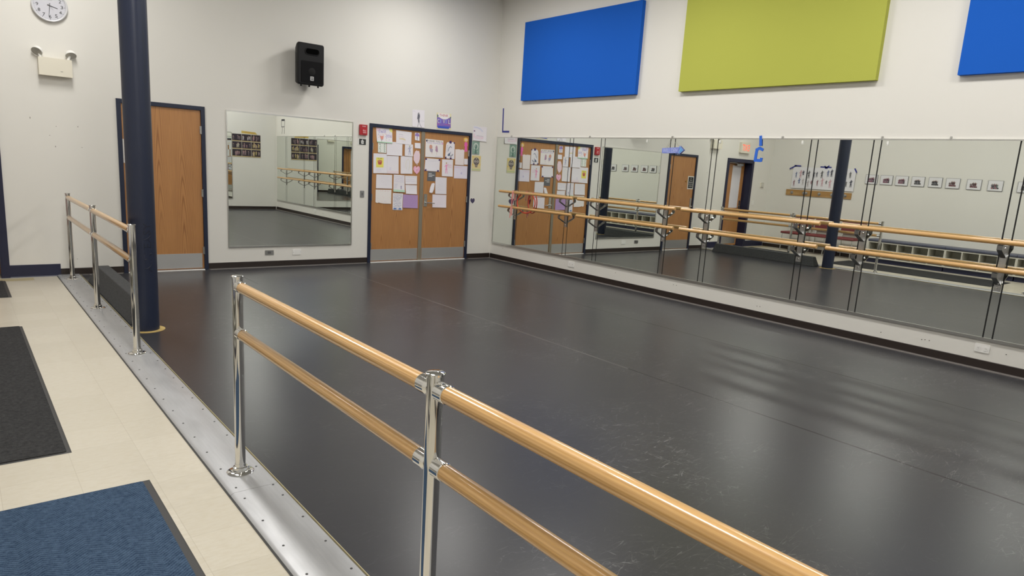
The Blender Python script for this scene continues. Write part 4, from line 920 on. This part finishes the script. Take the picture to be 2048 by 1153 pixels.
# carpeted block behind the far railing
b = MB(); x0, x1, y0, y1, h_ = -6.385, -6.150, -2.98, -.50, .195
bot = [(x0, y0, 0), (x1, y0, 0), (x1, y1, 0), (x0, y1, 0)]; top = [(-6.295, -2.93, h_), (-6.170, -2.93, h_), (-6.170, -.57, h_), (-6.295, -.57, h_)]
b.add(bot+top, [(0, 3, 2, 1), (4, 5, 6, 7), (0, 1, 5, 4), (1, 2, 6, 5), (2, 3, 7, 6), (3, 0, 4, 7)])
tag(b.build('carpeted_block', m_blockcarpet, bevel=.008), 'long dark grey carpeted block on the floor behind the far railing', 'step block')

# mats
def fmat(x0, x1, y0, y1, m, brd, label, edge=.035, name='floor_mat'):
    e = empty(name, ((x0+x1)/2, (y0+y1)/2, 0), label, 'mat')
    b = MB(); b.add([(x0, y0, 0), (x1, y0, 0), (x1, y1, 0), (x0, y1, 0), (x0+.008, y0+.008, .004), (x1-.008, y0+.008, .004), (x1-.008, y1-.008, .004), (x0+.008, y1-.008, .004)], [(4, 5, 6, 7), (0, 1, 5, 4), (1, 2, 6, 5), (2, 3, 7, 6), (3, 0, 4, 7), (0, 3, 2, 1)])
    b.build('rubber_border', brd, e)
    MB().rbox((x0+edge, y0+edge*.5, .003), (x1-edge, y1-edge*.5, .009), .012).build('carpet_pile', m, e)
fmat(-8.15, -6.912, -8.25, -6.380, m_bluemat, m_rubber, 'blue herringbone floor mat with charcoal border in the foreground', .034)
fmat(-8.36, -7.175, -5.840, -2.680, m_greymat, m_rubber, 'long charcoal floor mat on the cream tiles by the railing', .022)
fmat(-8.28, -7.165, -1.265, -.215, m_greymat, m_rubber, 'small charcoal doormat by the recessed exit door', .03)

# ================================================================== LEFT WALL (seen in the long mirror)
# coat hook board
hb = empty('coat_hook_board', (XL, -1.33, 1.375), 'pale wooden board of coat hooks on the wall above the red chairs', 'coat rack')
MB().box((XL, -2.17, 1.375), (XL+.020, -.50, 1.520)).build('board', m_board, hb)
for y in (-.66, -.98, -1.04, -1.38, -1.70, -2.02):
    MB().lathe((XL+.020, y, 1.445), (1, 0, 0), [(0, .040), (.004, .040), (.008, .012), (.035, .010), (.040, .020), (.046, .016)], 0, 14).build('hook', m_steel, hb)
# poster of dancers
def lq(y0, z1, y1, z0, x=XL): return [(x, y0, z1), (x, y1, z1), (x, y1, z0), (x, y0, z0)]
NL = (1, 0, 0)
s = Sheet(lq(-.62, 2.085, -2.20, 1.560, XL+.0235), NL, .0015, color=(.74, .73, .76))
s.q[3].z = 1.53; s.q[2].z = 1.60
rnd = random.Random(3); cols = [DK, DK, DK, DK, DK, (.10, .10, .10), (.60, .36, .40), (.12, .16, .30), (.42, .38, .38), (.25, .10, .12)]
for r in range(2):
    for k in range(13):
        s.person(.05+.074*k+rnd.uniform(-.016, .016), (.08 if r == 0 else .52)+rnd.uniform(-.03, .09), rnd.uniform(.24, .40), rnd.choice(cols), .26, leg=rnd.random() > .3)
s.build('dance_poster', 'long white poster of dancing figures taped above the coat hooks', 'poster')
b = MB()
for (y, z, y2, z2) in ((-.52, 2.03, -.70, 2.12), (-.64, 2.115, -.82, 2.11), (-1.32, 2.105, -1.60, 2.10), (-1.42, 2.13, -1.50, 2.07), (-1.44, 2.07, -1.54, 2.14), (-2.16, 2.10, -2.22, 2.00)):
    a = Vector((XL+.027, y, z)); c = Vector((XL+.027, y2, z2)); e_ = (c-a).normalized().cross(Vector((1, 0, 0)))*.015; b.prism([a-e_, c-e_, c+e_, a+e_], (.001, 0, 0))
tag(b.build('tape_pieces', m_tapedark), 'dark blue tape pieces holding the top of the dancing figures poster', 'tape')
# framed group photos
def group_photo(seed, cols):
    e = empty('framed_photo', (XL, 0, 0))
    b = MB().box((XL, -.135, 0), (XL+.016, .135, .215)); b.build('frame', mat('grey_frame_edge', (.12, .12, .12), .4), e)
    s = Sheet(lq(.130, .210, -.130, .005, XL+.0163), NL, .001, color=(.66, .66, .68)); rnd = random.Random(seed)
    s.rect(.03, .03, .97, .97, (.72, .71, .73))
    for k in range(rnd.choice([6, 7, 8])):
        s.person(.27+.075*(k % 7)+rnd.uniform(-.01, .01), .20+rnd.uniform(0, .10), rnd.uniform(.36, .5), rnd.choice(cols), .80, skin=(.35, .22, .18))
    for k in range(4): s.oval(.30+.13*k, .26, .075, .07, rnd.choice(cols), 8)
    s.build('photo', parent=e); return e
protos = [group_photo(i, c) for i, c in enumerate(([(.05, .04, .05), (.16, .04, .08)], [(.03, .03, .03), (.06, .06, .07)], [(.12, .03, .04), (.04, .03, .03)], [(.28, .10, .12), (.05, .05, .06), (.12, .18, .16)]))]
PY = [-2.575, -2.909, -3.239, -3.580, -3.931, -4.272, -4.671, -5.057, -5.575, -5.93, -6.29, -6.66, -7.05]
pick = [0, 0, 0, 1, 1, 2, 2, 3, 1, 0, 2, 1, 3]
used = set()
for i, (y, k) in enumerate(zip(PY, pick)):
    o = protos[k] if k not in used else copy_tree(protos[k]); used.add(k)
    o.location = (XL, y, 1.757 - .003*max(0, i-4))
    NN = ORD + ['twelfth', 'thirteenth']
    tag(o, 'small framed group photo on the cubby wall, %s from the coat hook board' % NN[i], 'framed photo', 'framed group photos in a row')

# cubby benches
def cubby(y0, n, label):
    P_ = .32; y1 = y0-n*P_; xf = -8.70; t_ = .018
    e = empty('cubby_bench', (XL+.2, (y0+y1)/2, 0), label, 'bench', 'white cubby benches along the left wall')
    b = MB(); b.box((XL+.004, y1+.001, .10), (XL+.015, y0-.001, .475))
    for z in (.10, .275, .455): b.box((XL+.015, y1+.001, z), (xf, y0-.001, z+.020))
    for k in range(n+1):
        y = min(max(y0-k*P_, y1+t_/2+.001), y0-t_/2-.001); b.box((XL+.015, y-t_/2, .12), (xf, y+t_/2, .455))
    b.build('cubby_box', m_cubby, e)
    MB().box((XL+.02, y1+.01, 0), (xf-.03, y0-.01, .10)).build('plinth', m_navyblk, e)
    MB().rbox((XL+.008, y1+.003, .476), (xf+.012, y0-.003, .535), .022, axis=1).build('seat_cushion', m_cushion, e)
cubby(-2.89, 5, 'white cubby bench with navy cushion next to the red chairs')
cubby(-4.49, 4, 'white cubby bench with navy cushion, second along from the red chairs')
cubby(-5.77, 4, 'white cubby bench with navy cushion, third along from the red chairs')
cubby(-7.05, 4, 'white cubby bench with navy cushion, farthest from the red chairs')

# red chairs
def chair():
    e = empty('stacking_chair', (-8.80, 0, 0))
    b = MB(); n = 10
    # padded seat
    b.rbox((-9.00, -.270, .435), (-8.53, .270, .485), .02, axis=1, seg=4); b.build('seat', m_maroon, e, bevel=.008)
    b = MB(); b.prism([(-9.040, -.285, .56), (-9.012, -.285, .56), (-9.042, -.285, .885), (-9.072, -.285, .885)], (0, .57, 0)); b.build('backrest', m_maroon, e, bevel=.008)
    for sgn in (-1, 1):
        y = sgn*.235
        MB().tube([(-8.56, y, .440), (-8.555, y, .42), (-8.53, y, .012)], .011).build('leg', m_chairleg, e)
        MB().tube([(-9.00, y, .440), (-9.01, y, .42), (-9.06, y, .012)], .011).build('leg', m_chairleg, e)
        MB().tube([(-8.98, y, .445), (-9.02, y, .52), (-9.040, y, .64)], .011).build('back_frame', m_chairleg, e)
    MB().box((-8.60, -.235, .425), (-8.58, .235, .437)).box((-9.0, -.235, .425), (-8.98, .235, .437)).build('seat_frame', m_chairleg, e)
    return e
c0 = chair()
for i, (y, lab) in enumerate(((-1.08, 'maroon padded chair closest to the recessed exit door'), (-1.70, 'maroon padded chair in the middle of the three'), (-2.36, 'maroon padded chair closest to the cubby bench'))):
    o = c0 if i == 0 else copy_tree(c0); o.location = (-8.80, y, 0); tag(o, lab, 'chair', 'maroon chairs under the coat hooks')
# dark bag on the floor under the chairs
b = MB(); b.lathe((-8.93, -2.03, 0), (0, 0, 1), [(0, .055), (.02, .068), (.12, .066), (.20, .045), (.215, .02)], 0, 16)
tag(b.build('soft_bag', mat('dark_bag_cloth', (.025, .012, .018), .8)), 'dark soft bag standing on the floor between two maroon chairs', 'bag')

# ================================================================== FRONT WALL (seen in the square mirror)
YW = YF
fm = empty('wall_mirror', (-2.3, YW, .304), 'square mirror on the wall opposite the doors, only a sliver of it reflected', 'mirror')
MB().box((-3.13, YW, .312), (-1.28, YW+.006, 2.162)).build('glass', m_mirror, fm)
b = MB(); b.box((-3.14, YW, .302), (-3.125, YW+.011, 2.172)).box((-1.285, YW, .302), (-1.272, YW+.011, 2.172)).box((-3.13, YW, .296), (-1.28, YW+.012, .316)).box((-3.13, YW, 2.158), (-1.28, YW+.012, 2.178)); b.build('frame', m_alu, fm)
pb = empty('photo_board', (-.86, YW, 1.49), 'grid of nine performance photos with yellow edging, seen in the square mirror', 'photo display')
s = Sheet([(-.455, YW, 2.145), (-1.265, YW, 2.145), (-1.265, YW, 1.49), (-.455, YW, 1.49)], (0, 1, 0), .0015, color=(.70, .66, .56)); s.build('backing_sheet', parent=pb)
rnd = random.Random(5)
for r in range(3):
    for c in range(3):
        x0 = -.462-.27*c; z1 = 2.140-.215*r
        s = Sheet([(x0, YW+.003, z1), (x0-.260, YW+.003, z1), (x0-.260, YW+.003, z1-.205), (x0, YW+.003, z1-.205)], (0, 1, 0), .001, color=(.03, .02, .03))
        tone = rnd.choice([[(.55, .42, .40), (.50, .40, .18)], [(.60, .56, .58), (.30, .24, .26)], [(.40, .24, .26), (.16, .12, .14)], [(.50, .46, .36), (.10, .09, .08)]])
        for k in range(rnd.choice([4, 5, 6, 8])): s.person(.14+rnd.uniform(0, .74), .10+rnd.uniform(0, .22), rnd.uniform(.42, .68), rnd.choice(tone), .75, skin=(.5, .32, .26))
        s.rect(0, 0, 1, .10, (.50, .38, .18)); s.build('photo', parent=pb)
s = Sheet([(-.60, YW, 2.215), (-1.00, YW, 2.235), (-1.00, YW, 2.165), (-.55, YW, 2.150)], (0, 1, 0), .0015, color=(.62, .46, .12)); s.scrib(.1, .2, .9, .9, 3, (.45, .20, .05), .004); s.build('title_strip', parent=pb)

# ================================================================== CEILING LIGHTS
m_tube = mat('lit_diffuser', (.9, .9, .9), .5, emit=(1.0, .965, .90), es=2.2)
lt0 = None
for i, (x, y) in enumerate(LIGHT_XY):
    if lt0 is None:
        lt0 = empty('ceiling_light', (x, y, ZC))
        MB().box((x-.30, y-.61, ZC-.07), (x+.30, y+.61, ZC)).build('housing', m_white, lt0)
        MB().box((x-.27, y-.58, ZC-.075), (x+.27, y+.58, ZC-.0705)).build('diffuser', m_tube, lt0)
        ld = bpy.data.lights.new('ceiling_light_lamp', 'AREA'); ld.shape = 'RECTANGLE'; ld.size = .54; ld.size_y = 1.16; ld.energy = LIGHT_W; ld.color = (1.0, .978, .935)
        lo = bpy.data.objects.new('lamp', ld); C.objects.link(lo); lo.parent = lt0; lo.location = (0, 0, -.082)
        o = lt0
    else:
        o = copy_tree(lt0)
    o.location = (x, y, ZC)
    tag(o, 'rectangular ceiling light fixture above the studio', 'ceiling light', 'ceiling light fixtures out of view')
